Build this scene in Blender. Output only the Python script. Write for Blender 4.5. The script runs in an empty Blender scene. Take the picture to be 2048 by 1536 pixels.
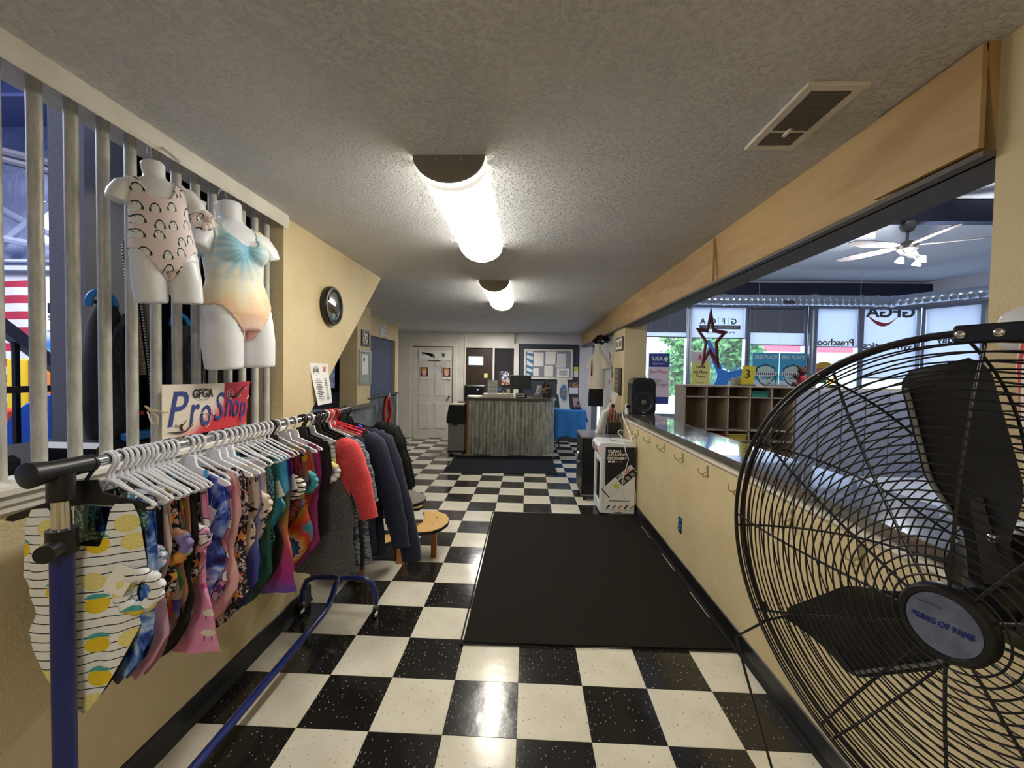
import bpy, math, random
from math import sin, cos, pi, radians, sqrt, exp
from mathutils import Vector, Matrix
random.seed(7)
SC = bpy.context.scene
COL = SC.collection
# ---------------------------------------------------------------- camera
F_PX = 834.651
cam_d = bpy.data.cameras.new('camera'); cam_o = bpy.data.objects.new('camera', cam_d); COL.objects.link(cam_o)
cam_d.sensor_fit = 'HORIZONTAL'; cam_d.sensor_width = 36.0; cam_d.lens = F_PX / 2048 * 36.0
cam_d.clip_start = 0.02; cam_d.clip_end = 300
_yaw, _pitch, _roll = -.0366053, -.0288668, .0169865
_F = Vector((sin(_yaw)*cos(_pitch), cos(_yaw)*cos(_pitch), sin(_pitch)))
_r = Vector((cos(_yaw), -sin(_yaw), 0)); _u = _r.cross(_F)
_R = cos(_roll)*_r + sin(_roll)*_u; _U = -sin(_roll)*_r + cos(_roll)*_u
CAM = Vector((.0177652, -1.6543376, 1.488957))
m = Matrix((( _R.x, _U.x, -_F.x, CAM.x), (_R.y, _U.y, -_F.y, CAM.y), (_R.z, _U.z, -_F.z, CAM.z), (0, 0, 0, 1)))
cam_o.matrix_world = m
SC.camera = cam_o
# ---------------------------------------------------------------- world, exposure
SC.view_settings.view_transform = 'Standard'; SC.view_settings.look = 'None'
SC.view_settings.gamma = 1.0; SC.view_settings.use_curve_mapping = False
SC.view_settings.exposure = .98
W = bpy.data.worlds.new('sky'); SC.world = W; W.use_nodes = True
_bg = W.node_tree.nodes['Background']
_bg.inputs[0].default_value = (.70, .83, 1.0, 1); _bg.inputs[1].default_value = 3.2
SC.cycles.max_bounces = 8; SC.cycles.glossy_bounces = 3; SC.cycles.caustics_reflective = False; SC.cycles.caustics_refractive = False
LAMP_W = 17.0            # radiance of the corridor fluorescent diffusers
LAMP_C = (1.0, .95, .84)
def area_light(name, loc, size, sizey, power, color, rot=(0, 0, 0)):
    d = bpy.data.lights.new(name, 'AREA'); d.shape = 'RECTANGLE'; d.size = size; d.size_y = sizey
    d.energy = power; d.color = color
    o = bpy.data.objects.new(name, d); COL.objects.link(o); o.location = loc; o.rotation_euler = rot
    return o
area_light('gym_fill_light', (-6.2, .4, 4.5), 3.0, 3.0, 230, (.88, .92, 1.0))  # added fill for the gym, stands for no visible fixture
_pl = bpy.data.lights.new('ceiling_fan_light', 'POINT'); _pl.energy = 48; _pl.color = (.92, .96, 1.0); _pl.shadow_soft_size = .06
_po = bpy.data.objects.new('ceiling_fan_light', _pl); COL.objects.link(_po); _po.location = (4.28, 3.24, 2.70)
area_light('reception_fill_light', (-.7, 6.3, 2.33), .5, .25, 20, (1.0, .95, .88))  # fill added to brighten the far end, no fixture hangs here
# ---------------------------------------------------------------- node expressions
class E:
    """a float socket with arithmetic"""
    def __init__(s, nt, sock): s.nt = nt; s.s = sock
    def op(s, o, *a):
        n = s.nt.nodes.new('ShaderNodeMath'); n.operation = o
        for i, v in enumerate((s,) + a):
            if isinstance(v, E): s.nt.links.new(v.s, n.inputs[i])
            else: n.inputs[i].default_value = float(v)
        return E(s.nt, n.outputs[0])
    def _k(s, v):
        if isinstance(v, E): return v
        n = s.nt.nodes.new('ShaderNodeValue'); n.outputs[0].default_value = float(v); return E(s.nt, n.outputs[0])
    def __add__(s, o): return s.op('ADD', o)
    __radd__ = __add__
    def __sub__(s, o): return s.op('SUBTRACT', o)
    def __rsub__(s, o): return s._k(o).op('SUBTRACT', s)
    def __mul__(s, o): return s.op('MULTIPLY', o)
    __rmul__ = __mul__
    def __truediv__(s, o): return s.op('DIVIDE', o)
    def __rtruediv__(s, o): return s._k(o).op('DIVIDE', s)
    def lt(s, o): return s.op('LESS_THAN', o)
    def gt(s, o): return s.op('GREATER_THAN', o)
    def sin(s): return s.op('SINE')
    def cos(s): return s.op('COSINE')
    def abs(s): return s.op('ABSOLUTE')
    def frac(s): return s.op('FRACT')
    def floor(s): return s.op('FLOOR')
    def sqrt(s): return s.op('SQRT')
    def min(s, o): return s.op('MINIMUM', o)
    def max(s, o): return s.op('MAXIMUM', o)
    def atan2(s, o): return s.op('ARCTAN2', o)
    def clamp(s): return s.max(0).min(1)
    def smooth(s, a, b):
        n = s.nt.nodes.new('ShaderNodeMapRange'); n.interpolation_type = 'SMOOTHSTEP'
        s.nt.links.new(s.s, n.inputs[0]); n.inputs[1].default_value = a; n.inputs[2].default_value = b
        return E(s.nt, n.outputs[0])
class Ctx:
    def __init__(s, nt):
        s.nt = nt
        tc = nt.nodes.new('ShaderNodeTexCoord'); s.co = tc.outputs['Object']
        sp = nt.nodes.new('ShaderNodeSeparateXYZ'); nt.links.new(s.co, sp.inputs[0])
        s.x, s.y, s.z = (E(nt, sp.outputs[i]) for i in range(3))
        s.xz = s.vec(s.x, s.z, 0)
    def vec(s, x, y, z):
        n = s.nt.nodes.new('ShaderNodeCombineXYZ')
        for i, v in enumerate((x, y, z)):
            if isinstance(v, E): s.nt.links.new(v.s, n.inputs[i])
            else: n.inputs[i].default_value = v
        return n.outputs[0]
    def noise(s, scale, detail=2, vec=None, dist=0, rough=.5):
        n = s.nt.nodes.new('ShaderNodeTexNoise'); n.inputs['Scale'].default_value = scale
        n.inputs['Detail'].default_value = detail; n.inputs['Distortion'].default_value = dist; n.inputs['Roughness'].default_value = rough
        s.nt.links.new(vec or s.co, n.inputs['Vector']); return E(s.nt, n.outputs[0])
    def voro(s, scale, rnd=1, vec=None, feature='F1', dim='3D'):
        n = s.nt.nodes.new('ShaderNodeTexVoronoi'); n.voronoi_dimensions = dim; n.feature = feature
        n.inputs['Scale'].default_value = scale; n.inputs['Randomness'].default_value = rnd
        s.nt.links.new(vec or s.co, n.inputs['Vector'])
        d = E(s.nt, n.outputs['Distance'])
        sp = s.nt.nodes.new('ShaderNodeSeparateXYZ'); s.nt.links.new(n.outputs['Position'], sp.inputs[0])
        pos = [E(s.nt, sp.outputs[i]) for i in range(3)]
        sc = s.nt.nodes.new('ShaderNodeSeparateColor'); s.nt.links.new(n.outputs['Color'], sc.inputs[0])
        return d, pos, [E(s.nt, sc.outputs[i]) for i in range(3)]
    def mix(s, a, b, f):
        n = s.nt.nodes.new('ShaderNodeMix'); n.data_type = 'RGBA'
        for v, i in ((a, 6), (b, 7)):
            if isinstance(v, (tuple, list)): n.inputs[i].default_value = (*v[:3], 1)
            else: s.nt.links.new(v, n.inputs[i])
        if isinstance(f, E): s.nt.links.new(f.s, n.inputs[0])
        else: n.inputs[0].default_value = f
        return n.outputs[2]
    def ramp(s, f, stops):
        n = s.nt.nodes.new('ShaderNodeValToRGB'); cr = n.color_ramp
        while len(cr.elements) < len(stops): cr.elements.new(.5)
        for e, (p, c) in zip(cr.elements, stops): e.position = p; e.color = (*c[:3], 1)
        s.nt.links.new(f.s, n.inputs[0]); return n.outputs[0]
def srgb(h):
    v = [int(h[i:i+2], 16)/255 for i in (0, 2, 4)]
    return tuple(c/12.92 if c <= .04045 else ((c+.055)/1.055)**2.4 for c in v)
H = srgb
MATS = {}
def mat(name, color, rough=.5, metal=0.0, bump=None, emit=None, spec=.5, trans=0, alpha=1, sheen=0, coat=0, bump_d=.002):
    """color: rgb tuple, hex string or fn(ctx)->socket; bump: fn(ctx)->E height in metres"""
    if name in MATS: return MATS[name]
    M = bpy.data.materials.new(name); M.use_nodes = True; nt = M.node_tree
    b = nt.nodes['Principled BSDF']
    c = Ctx(nt) if (callable(color) or bump) else None
    if isinstance(color, str): color = H(color)
    if callable(color): nt.links.new(color(c), b.inputs['Base Color'])
    else: b.inputs['Base Color'].default_value = (*color, 1)
    b.inputs['Roughness'].default_value = rough; b.inputs['Metallic'].default_value = metal
    b.inputs['Specular IOR Level'].default_value = spec
    b.inputs['Transmission Weight'].default_value = trans; b.inputs['Alpha'].default_value = alpha
    b.inputs['Sheen Weight'].default_value = sheen; b.inputs['Coat Weight'].default_value = coat
    if emit: b.inputs['Emission Color'].default_value = (*emit[0], 1); b.inputs['Emission Strength'].default_value = emit[1]
    if bump:
        n = nt.nodes.new('ShaderNodeBump'); n.inputs['Strength'].default_value = 1; n.inputs['Distance'].default_value = bump_d
        nt.links.new(bump(c).s, n.inputs['Height']); nt.links.new(n.outputs[0], b.inputs['Normal'])
    MATS[name] = M; return M
# ---------------------------------------------------------------- mesh builder
class MB:
    def __init__(s): s.v = []; s.f = []; s.m = []; s.cur = 0
    def add(s, vs, fs):
        o = len(s.v); s.v += [tuple(v) for v in vs]
        s.f += [tuple(i+o for i in f) for f in fs]; s.m += [s.cur]*len(fs); return s
    def mi(s, i): s.cur = i; return s
    def box(s, x0, x1, y0, y1, z0, z1):
        return s.add([(x, y, z) for x in (x0, x1) for y in (y0, y1) for z in (z0, z1)],
                     [(0, 1, 3, 2), (4, 6, 7, 5), (0, 4, 5, 1), (2, 3, 7, 6), (0, 2, 6, 4), (1, 5, 7, 3)])
    def bbox(s, x0, x1, y0, y1, z0, z1, b=.003):
        """box with chamfered edges"""
        vs = []; idx = {}
        X = (x0, x1); Y = (y0, y1); Z = (z0, z1)
        for i in range(2):
            for j in range(2):
                for k in range(2):
                    p = (X[i], Y[j], Z[k]); d = (b if i == 0 else -b, b if j == 0 else -b, b if k == 0 else -b)
                    for a in range(3):
                        q = [p[t] + (0 if t == a else d[t]) for t in range(3)]
                        idx[(i, j, k, a)] = len(vs); vs.append(q)
        fs = []
        for a in range(3):
            o1, o2 = [(1, 2), (2, 0), (0, 1)][a]
            for e in range(2):
                ring = []
                for (p, q) in ((0, 0), (1, 0), (1, 1), (0, 1)):
                    t = [0, 0, 0]; t[a] = e; t[o1] = p; t[o2] = q
                    ring.append(idx[(*t, a)])
                fs.append(tuple(ring) if e else tuple(reversed(ring)))
        for a in range(3):
            o1, o2 = [(1, 2), (2, 0), (0, 1)][a]
            for p in range(2):
                for q in range(2):
                    t0 = [0, 0, 0]; t0[o1] = p; t0[o2] = q; t1 = list(t0); t1[a] = 1
                    f = (idx[(*t0, o1)], idx[(*t1, o1)], idx[(*t1, o2)], idx[(*t0, o2)])
                    fs.append(f if (p == q) else tuple(reversed(f)))
        for i in range(2):
            for j in range(2):
                for k in range(2):
                    f = tuple(idx[(i, j, k, a)] for a in range(3))
                    fs.append(f if (i+j+k) % 2 == 1 else tuple(reversed(f)))
        return s.add(vs, fs)
    def prism(s, poly, d0, d1, axis='z'):
        """poly in the two other axes (x,y for z; x,z for y; y,z for x), extruded along axis"""
        n = len(poly)
        def P(p, d):
            a, b = p
            return {'z': (a, b, d), 'y': (a, d, b), 'x': (d, a, b)}[axis]
        vs = [P(p, d0) for p in poly] + [P(p, d1) for p in poly]
        fs = [tuple(reversed(range(n))), tuple(range(n, 2*n))] + [(i, (i+1) % n, n+(i+1) % n, n+i) for i in range(n)]
        return s.add(vs, fs)
    def tube(s, pts, r, n=8, closed=False, caps=True):
        pts = [Vector(p) for p in pts]; N = len(pts)
        rs = r if isinstance(r, (list, tuple)) else [r]*N
        vs = []; prev = None
        for i, p in enumerate(pts):
            if closed: t = pts[(i+1) % N] - pts[i-1]
            else: t = pts[min(i+1, N-1)] - pts[max(i-1, 0)]
            t = t.normalized() if t.length > 1e-9 else Vector((0, 0, 1))
            if prev is None:
                a = Vector((0, 0, 1)) if abs(t.z) < .9 else Vector((1, 0, 0))
                u = t.cross(a).normalized()
            else:
                u = (prev - t*prev.dot(t))
                u = u.normalized() if u.length > 1e-6 else t.orthogonal().normalized()
            prev = u; w = t.cross(u)
            for k in range(n):
                a = 2*pi*k/n; vs.append(p + (u*cos(a) + w*sin(a))*rs[i])
        fs = []
        for i in range(N if closed else N-1):
            j = (i+1) % N
            for k in range(n):
                l = (k+1) % n; fs.append((i*n+k, i*n+l, j*n+l, j*n+k))
        if caps and not closed: fs += [tuple(reversed(range(n))), tuple((N-1)*n+k for k in range(n))]
        return s.add(vs, fs)
    def cyl(s, p0, p1, r, n=16, r1=None): return s.tube([p0, p1], [r, r if r1 is None else r1], n)
    def lathe(s, prof, n=24, M=None):
        """prof list of (r,z) around z"""
        vs = []; fs = []; M = M or Matrix()
        for (r, z) in prof:
            for k in range(n):
                a = 2*pi*k/n; vs.append(M @ Vector((r*cos(a), r*sin(a), z)))
        for i in range(len(prof)-1):
            for k in range(n):
                l = (k+1) % n; fs.append((i*n+k, i*n+l, (i+1)*n+l, (i+1)*n+k))
        fs.append(tuple(reversed(range(n)))); fs.append(tuple((len(prof)-1)*n+k for k in range(n)))
        return s.add(vs, fs)
    def ball(s, c, r, n=12, m=8, M=None):
        r = r if isinstance(r, (list, tuple)) else (r, r, r)
        vs = []; fs = []
        for i in range(m+1):
            t = pi*i/m
            for k in range(n):
                a = 2*pi*k/n
                p = Vector((r[0]*sin(t)*cos(a), r[1]*sin(t)*sin(a), -r[2]*cos(t)))
                if M: p = M @ p
                vs.append(p + Vector(c))
        for i in range(m):
            for k in range(n):
                l = (k+1) % n; fs.append((i*n+k, i*n+l, (i+1)*n+l, (i+1)*n+k))
        return s.add(vs, fs)
    def grid(s, fn, nu, nv):
        vs = [fn(i/nu, j/nv) for i in range(nu+1) for j in range(nv+1)]
        fs = [(i*(nv+1)+j, (i+1)*(nv+1)+j, (i+1)*(nv+1)+j+1, i*(nv+1)+j+1) for i in range(nu) for j in range(nv)]
        return s.add(vs, fs)
    def sheet(s, fn, nu, nv, th):
        """grid surface with thickness th along fn's third return (normal)"""
        a = len(s.v); g0 = []; g1 = []
        for i in range(nu+1):
            for j in range(nv+1):
                p, nrm = fn(i/nu, j/nv); p = Vector(p); nrm = Vector(nrm)
                g0.append(p); g1.append(p - nrm*th)
        w = nv+1; N = len(g0); fs = []
        for i in range(nu):
            for j in range(nv):
                q = (i*w+j, (i+1)*w+j, (i+1)*w+j+1, i*w+j+1)
                fs.append(q); fs.append(tuple(N+k for k in reversed(q)))
        bd = [i*w for i in range(nu)] + [nu*w+j for j in range(nv)] + [i*w+nv for i in range(nu, 0, -1)] + [j for j in range(nv, 0, -1)]
        for k in range(len(bd)):
            p, q = bd[k], bd[(k+1) % len(bd)]; fs.append((q, p, N+p, N+q))
        return s.add(g0 + g1, fs)
    def mesh(s, name, mats, smooth=None):
        me = bpy.data.meshes.new(name); me.from_pydata(s.v, [], s.f); me.update()
        mats = mats if isinstance(mats, (list, tuple)) else [mats]
        for M in mats: me.materials.append(M)
        if len(mats) > 1: me.polygons.foreach_set('material_index', [min(i, len(mats)-1) for i in s.m])
        if smooth is not None:
            me.polygons.foreach_set('use_smooth', [True]*len(me.polygons))
            if smooth < 179: me.set_sharp_from_angle(angle=radians(smooth))
        me.validate(); return me
    def build(s, name, mats, parent=None, smooth=None, **k):
        return link(name, s.mesh(name, mats, smooth), parent, **k)
def wmat(o):
    M = o.matrix_basis.copy()
    if o.parent: M = wmat(o.parent) @ o.matrix_parent_inverse @ M
    return M
def link(name, data, parent=None, label=None, cat=None, group=None, kind=None, local=False):
    o = bpy.data.objects.new(name, data); COL.objects.link(o)
    if parent is not None:
        o.parent = parent
        if not local: o.matrix_parent_inverse = wmat(parent).inverted()
    tag(o, label, cat, group, kind); return o
def tag(o, label=None, cat=None, group=None, kind=None):
    for k, v in (('label', label), ('category', cat), ('group', group), ('kind', kind)):
        if v: o[k] = v
    return o
def thing(name, loc, label, cat, group=None, rot=(0, 0, 0), kind=None):
    o = bpy.data.objects.new(name, None); COL.objects.link(o); o.location = loc; o.rotation_euler = rot
    o.empty_display_size = .05
    return tag(o, label, cat, group, kind)
def copy_tree(o, parent=None):
    c = o.copy(); COL.objects.link(c); c.parent = parent
    for ch in list(o.children): copy_tree(ch, c)
    return c
def struct(name, mb, mats, parent=None, smooth=None, label=None):
    return mb.build(name, mats, parent, smooth, kind='structure' if parent is None else None, label=label)
def text(name, s, size, material, M, parent, width=None, depth=.0006, shear=0, bold=0, align='CENTER', local=False, space=1.0):
    """flat lettering as a mesh; M maps text x/y plane to place"""
    cu = bpy.data.curves.new(name, 'FONT'); cu.body = s; cu.size = size; cu.align_x = align; cu.align_y = 'CENTER'
    cu.extrude = depth; cu.shear = shear; cu.offset = bold*size; cu.resolution_u = 3; cu.space_character = space
    t = bpy.data.objects.new(name, cu); COL.objects.link(t)
    me = bpy.data.meshes.new_from_object(t)
    bpy.data.objects.remove(t); bpy.data.curves.remove(cu)
    if width and len(me.vertices):
        xs = [v.co.x for v in me.vertices]; k = width/(max(xs)-min(xs)); cx = (max(xs)+min(xs))/2
        for v in me.vertices: v.co.x = (v.co.x-cx)*k
    me.transform(M); me.materials.clear(); me.materials.append(material)
    return link(name, me, parent, local=local)
def frame(o, xdir, ydir):
    """matrix with origin o, x along xdir and y along ydir"""
    x = Vector(xdir).normalized(); z = x.cross(Vector(ydir)).normalized(); y = z.cross(x)
    return Matrix(((x.x, y.x, z.x, o[0]), (x.y, y.y, z.y, o[1]), (x.z, y.z, z.z, o[2]), (0, 0, 0, 1)))
def arc(c, r, a0, a1, n, ax=(1, 0, 0), ay=(0, 1, 0)):
    ax = Vector(ax); ay = Vector(ay); c = Vector(c)
    return [c + ax*r*cos(a0+(a1-a0)*i/n) + ay*r*sin(a0+(a1-a0)*i/n) for i in range(n+1)]
def rrect(x0, x1, y0, y1, r, n=4):
    P = []
    for cx, cy, a in ((x1-r, y0+r, -pi/2), (x1-r, y1-r, 0), (x0+r, y1-r, pi/2), (x0+r, y0+r, pi)):
        P += [(cx+r*cos(a+pi/2*i/n), cy+r*sin(a+pi/2*i/n)) for i in range(n+1)]
    return P
# ================================================================ materials of the place
def peel(scale, amp=1): return lambda c: c.noise(scale, 3, rough=.6)*amp
def wall_col(a, b, sc=2.5): return lambda c: c.mix(H(a), H(b), c.noise(sc, 3).smooth(.35, .7))
M_beige = mat('beige_wall', wall_col('dccaa0', 'd4c093'), .55, bump=peel(110), bump_d=.0035)
M_lip = mat('white_trim', wall_col('e8e4d8', 'dcd7c8', 6), .38)
M_ceil = mat('spatter_ceiling', wall_col('dcdee2', 'd4d6da', 3), .85,
             bump=lambda c: c.noise(75, 3, rough=.55).smooth(.45, .75), bump_d=.005)
M_base = mat('black_cove_base', '17171a', .42)
M_dark = mat('dark_grey_face', '6b6762', .7, bump=peel(160), bump_d=.003)
M_blue = mat('slate_blue_wall', wall_col('485674', '414f6c'), .55, bump=peel(90), bump_d=.002)
M_white = mat('white_paint', wall_col('dfdcd4', 'd3d0c8', 4), .4)
M_lilac = mat('pale_plaster', 'd9d8dc', .6)
M_navy = mat('navy_band', '1d2338', .6)
M_char = mat('charcoal_wall', '363d4c', .6)
M_wood = mat('oak_wood', lambda c: c.mix(H('b5793f'), H('99602c'), c.noise(14, 4, vec=c.vec(c.x*6, c.y*6, c.z*.6), dist=1.2).smooth(.35, .65)), .45)
M_ply = mat('tan_beam_face', lambda c: c.mix(H('c3a473'), H('b18f5e'), c.noise(3, 4, vec=c.vec(c.x, c.y*.5, c.z*3), dist=.6).smooth(.3, .7)), .6)
M_black = mat('black_plastic', '131315', .38)
M_blackm = mat('black_matte', '0e0e10', .7)
M_chrome = mat('chrome', 'd6d8dc', .12, 1)
M_steel = mat('brushed_steel', 'a9a9a8', .35, 1)
M_galv = mat('galvanised_pipe', lambda c: c.mix(H('c6c5bc'), H('a3a298'), c.noise(40, 4, vec=c.vec(c.x, c.y, c.z*.25), rough=.7).smooth(.3, .72)), .5, .15)
M_glass = mat('window_glass', (.9, .95, .97), .02, spec=.4, alpha=.12)
M_wpl = mat('white_plastic', 'e9ebf0', .32)
M_paper = mat('white_paper', 'efeee9', .6)
M_ink = mat('black_ink', '16161a', .6)
M_red = mat('red_ink', 'd23a3c', .5)
M_lam = mat('grey_laminate', lambda c: c.mix(H('66615d'), H('5e5955'), c.noise(300, 2).smooth(.4, .6)), .12, spec=1.0, coat=1.0)
def corr_col(c):
    n = c.noise(7, 4, vec=c.vec(c.x*3, c.y*3, c.z*.7), rough=.7); m2 = c.noise(60, 3)
    return c.mix(c.mix(H('c9cbbd'), H('8f9186'), n.smooth(.35, .65)), H('70726c'), m2.smooth(.55, .8)*.6)
M_corr = mat('corrugated_galvanised', corr_col, .42, .55)
def corr2_col(c):
    n = c.noise(9, 4, vec=c.vec(c.x*3, c.y*3, c.z*.5), rough=.7)
    return c.mix(H('8d929b'), H('5a5f68'), n.smooth(.35, .65))
M_corr2 = mat('corrugated_weathered', corr2_col, .45, .5)
# floor tiles
def fleck(c, base1, base2, fl, th, dens):
    d, p, col = c.voro(34, 1, vec=c.vec(c.x*1.3, c.y*.7, 0))
    dx = (c.x*1.3 - p[0])*1.0; dy = c.y*.7 - p[1]
    ang = col[2]*6.3; u = dx*ang.cos() + dy*ang.sin(); w = dy*ang.cos() - dx*ang.sin()
    r = (u*u*.22 + w*w*2.2).sqrt()
    on = r.lt(th)*col[0].lt(dens)
    d2, p2, col2 = c.voro(95, 1); on2 = d2.lt(.12)*col2[0].lt(dens*.5)
    base = c.mix(base1, base2, c.noise(5, 3).smooth(.3, .7))
    return c.mix(base, fl, on.max(on2)*.8)
M_tw = mat('cream_vinyl_tile', lambda c: fleck(c, H('ded9c9'), H('d3cdbb'), H('5a554c'), .0021, .30), .16, spec=.5, bump=lambda c: c.noise(9, 3), bump_d=.0012)
M_tb = mat('black_vinyl_tile', lambda c: fleck(c, H('24221f'), H('1b1917'), H('a7a49a'), .0022, .42), .15, spec=.5, bump=lambda c: c.noise(9, 3), bump_d=.0012)
M_grout = mat('tile_joint', '3d3830', .8)
# ================================================================ floor
T = .3048
slab = MB().box(-3.2, 1.35, -4.2, 7.6, -.06, -.003)
floor = struct('floor', slab, M_grout, label=None)
def tile_mesh(name, M):
    b = MB().bbox(.0006, T-.0006, .0006, T-.0006, -.004, 0, .0008); return b.mesh(name, M)
tme = [tile_mesh('cream_tile', M_tw), tile_mesh('black_tile', M_tb)]
cells = []
for j in range(-8, 25):
    for i in range(-10, 4):
        x0, y0 = i*T, j*T
        if x0+T < (-1.36 if y0 < .9 else -1.92 if y0 < 3.4 else -2.56): continue
        if x0 < -2.85 or x0+T > 1.33: continue
        seen = y0 > -.5 and not (-.30 < x0 and x0+T < 1.19 and .6 < y0 and y0+T < 2.68) and not (y0+T > 5.9 and x0 > -1.1 and x0 < .45)
        cells.append((0 if seen else 1, Vector((x0+T/2, y0+T/2, 0)).__sub__(CAM).length, i, j))
cells.sort()
rest = MB()
for n, (hid, d, i, j) in enumerate(cells):
    odd = (i+j) % 2
    if n < 299 and not hid:
        o = link('black_tile' if odd else 'cream_tile', tme[odd], floor); o.location = (i*T, j*T, 0)
    else:
        rest.mi(odd).box(i*T+.0006, (i+1)*T-.0006, j*T+.0006, (j+1)*T-.0006, -.004, 0)
rest.build('more_tiles', [M_tw, M_tb], floor, kind='stuff')
# ================================================================ ceiling and corridor walls
struct('ceiling', MB().box(-1.53, 1.19, -4.2, 7.5, 2.34, 2.46).box(-2.65, -1.53, .95, 1.9, 2.34, 2.46).box(-3.3, -1.53, 1.9, 7.5, 2.34, 2.46), M_ceil)
WL = MB()
x0, x1 = -1.53, -1.36
WL.prism([(-4.2, 0), (.95, 0), (.95, 1.12), (-4.2, 1.12)], x0, x1, 'x')
WL.prism([(.655, 1.12), (.95, 1.12), (.95, 1.21), (2.21, 2.34), (.655, 2.34)], x0, x1, 'x')
WL.box(x0, x1, -4.2, -2.6, 1.12, 2.34)
struct('wall_left', WL, M_beige)
TR = MB()   # painted board over the grille with a moulded face
TR.prism([(-1.53, 2.315), (-1.345, 2.315), (-1.338, 2.27), (-1.33, 2.283), (-1.33, 2.34), (-1.53, 2.34)], -2.6, .655, 'y')
struct('trim_1', TR, M_lip)
SL = MB()
SL.prism([(-1.455, 1.12), (-1.455, 1.168), (-1.33, 1.168), (-1.322, 1.16), (-1.322, 1.145), (-1.334, 1.138), (-1.336, 1.118), (-1.345, 1.11), (-1.345, 1.095), (-1.36, 1.08), (-1.36, 1.12)], -2.6, .66, 'y')
struct('trim_2', SL, M_lip)
def baseboard(name, x, y0, y1, s):
    P = [(0, 0), (.022, 0), (.014, .012), (.008, .03), (.006, .1), (0, .105)]
    b = MB().prism([(x+s*a, z) for a, z in P], y0, y1, 'y'); struct(name, b, M_base)
baseboard('baseboard_left', -1.36, -4.2, .95, 1)
b = MB().prism([(-1.53, .0), (-1.36, 0), (-1.36, .1), (-1.53, .1)], .95, .958, 'y'); struct('baseboard_end', b, M_base)
# right: full wall near the camera, half wall, beam, stub with opening behind
WR = MB()
WR.box(1.19, 1.34, -4.2, -.54, 0, 2.34)
WR.box(1.19, 1.34, -.54, 3.46, 0, .985)
struct('wall_right', WR, M_beige)
baseboard('baseboard_right', 1.19, -4.2, 3.5, -1)
struct('trim_3', MB().prism([(1.19, .985), (1.165, .985), (1.165, .972), (1.172, .962), (1.172, .945), (1.18, .935), (1.19, .925)], -.54, 3.46, 'y'), M_lip)
CT = MB().prism(rrect(1.15, 1.505, -.54, 3.46, .012, 2), .987, 1.03, 'z')
CT.build('counter_top', M_lam, label='long dark laminate counter top capping the half wall', cat='counter')
BM = MB()
BM.mi(0).prism([(1.155, 2.34), (1.19, 2.062), (1.19, 2.34)], -.54, 7.4, 'y')
BM.mi(1).box(1.19, 1.345, -.54, 7.4, 2.055, 2.34)
BM.mi(1).prism([(1.158, 2.07), (1.158, 2.055), (1.2, 2.055), (1.2, 2.07)], -.54, 7.4, 'y')
# upright boards proud of the beam face
for y0, y1 in ((-.54, -.22), (.98, 1.0)): BM.mi(0).box(1.146, 1.16, y0, y1, 2.075, 2.335)
struct('beam_right', BM, [M_ply, M_dark])
STB = MB().box(1.19, 1.45, 3.46, 4.12, 0, 2.34)
struct('wall_stub', STB, M_beige)
struct('wall_behind', MB().box(-1.6, 1.4, -4.3, -4.2, 0, 2.34), M_beige)
# ================================================================ far left: bar half wall, post, blue wall with wainscot
def corr_fn(p0, p1, z0, z1, out, pitch=.065, amp=.009):
    p0, p1, out = Vector(p0), Vector(p1), Vector(out)
    L = (p1-p0).length; n = int(L/pitch*8)
    def fn(u, v):
        p = p0.lerp(p1, u) + out*(amp*(1+cos(2*pi*u*L/pitch)))
        return (p.x, p.y, z0+(z1-z0)*v)
    return fn, n
def corrugated(name, p0, p1, z0, z1, out, M, parent=None, pitch=.065, amp=.009, label=None):
    fn, n = corr_fn(p0, p1, z0, z1, out, pitch, amp)
    o = Vector(out)
    b = MB().sheet(lambda u, v: (fn(u, v), (o.x, o.y, 0)), n, 1, .002)
    return b.build(name, M, parent, 40, label=label)
half = struct('wall_bar', MB().box(-2.05, -1.94, .95, 3.5, 0, 1.05).box(-2.45, -1.94, 3.42, 3.5, 0, 1.05), M_blue)
corrugated('corrugated_panel', (-1.937, .96, 0), (-1.937, 3.5, 0), 0, 1.05, (1, 0, 0), M_corr2, half)
ctl = MB().prism([(-1.86, .96), (-1.86, 3.42), (-2.0, 3.62), (-2.17, 3.95), (-2.17, 4.15), (-2.5, 4.15), (-2.5, .96)], 1.055, 1.095, 'z')
ctl.build('bar_counter_top', M_lam, label='grey laminate bar top ending at the beige post on the left', cat='counter')
struct('wall_post', MB().box(-2.42, -2.19, 3.68, 4.14, 1.095, 2.34), M_beige)
struct('wall_recess', MB().box(-3.2, -2.42, 3.75, 3.87, 0, 2.34).box(-3.2, -3.1, 1.9, 3.75, 0, 2.34).prism([(-2.65, .95), (-2.6, .95), (-3.1, 1.95), (-3.2, 1.95)], 0, 2.34, 'z'), M_blue)
wb = struct('wall_blue', MB().box(-2.7, -2.55, 4.0, 6.32, 0, 2.04), M_blue)
struct('wall_header', MB().box(-2.7, -2.5, 4.0, 6.34, 2.04, 2.34).box(-2.6, -2.5, 6.2, 6.34, 1.06, 2.04), M_beige)
corrugated('corrugated_panel', (-2.535, 4.0, 0), (-2.535, 6.34, 0), 0, 1.03, (1, 0, 0), M_corr2, wb)
struct('trim_4', MB().box(-2.56, -2.475, 4.0, 6.36, 1.03, 1.062), mat('grey_rail', '4b4f57', .5))
struct('trim_5', MB().box(-2.56, -2.5, 6.34, 6.38, 0, 2.34), M_white)
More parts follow.
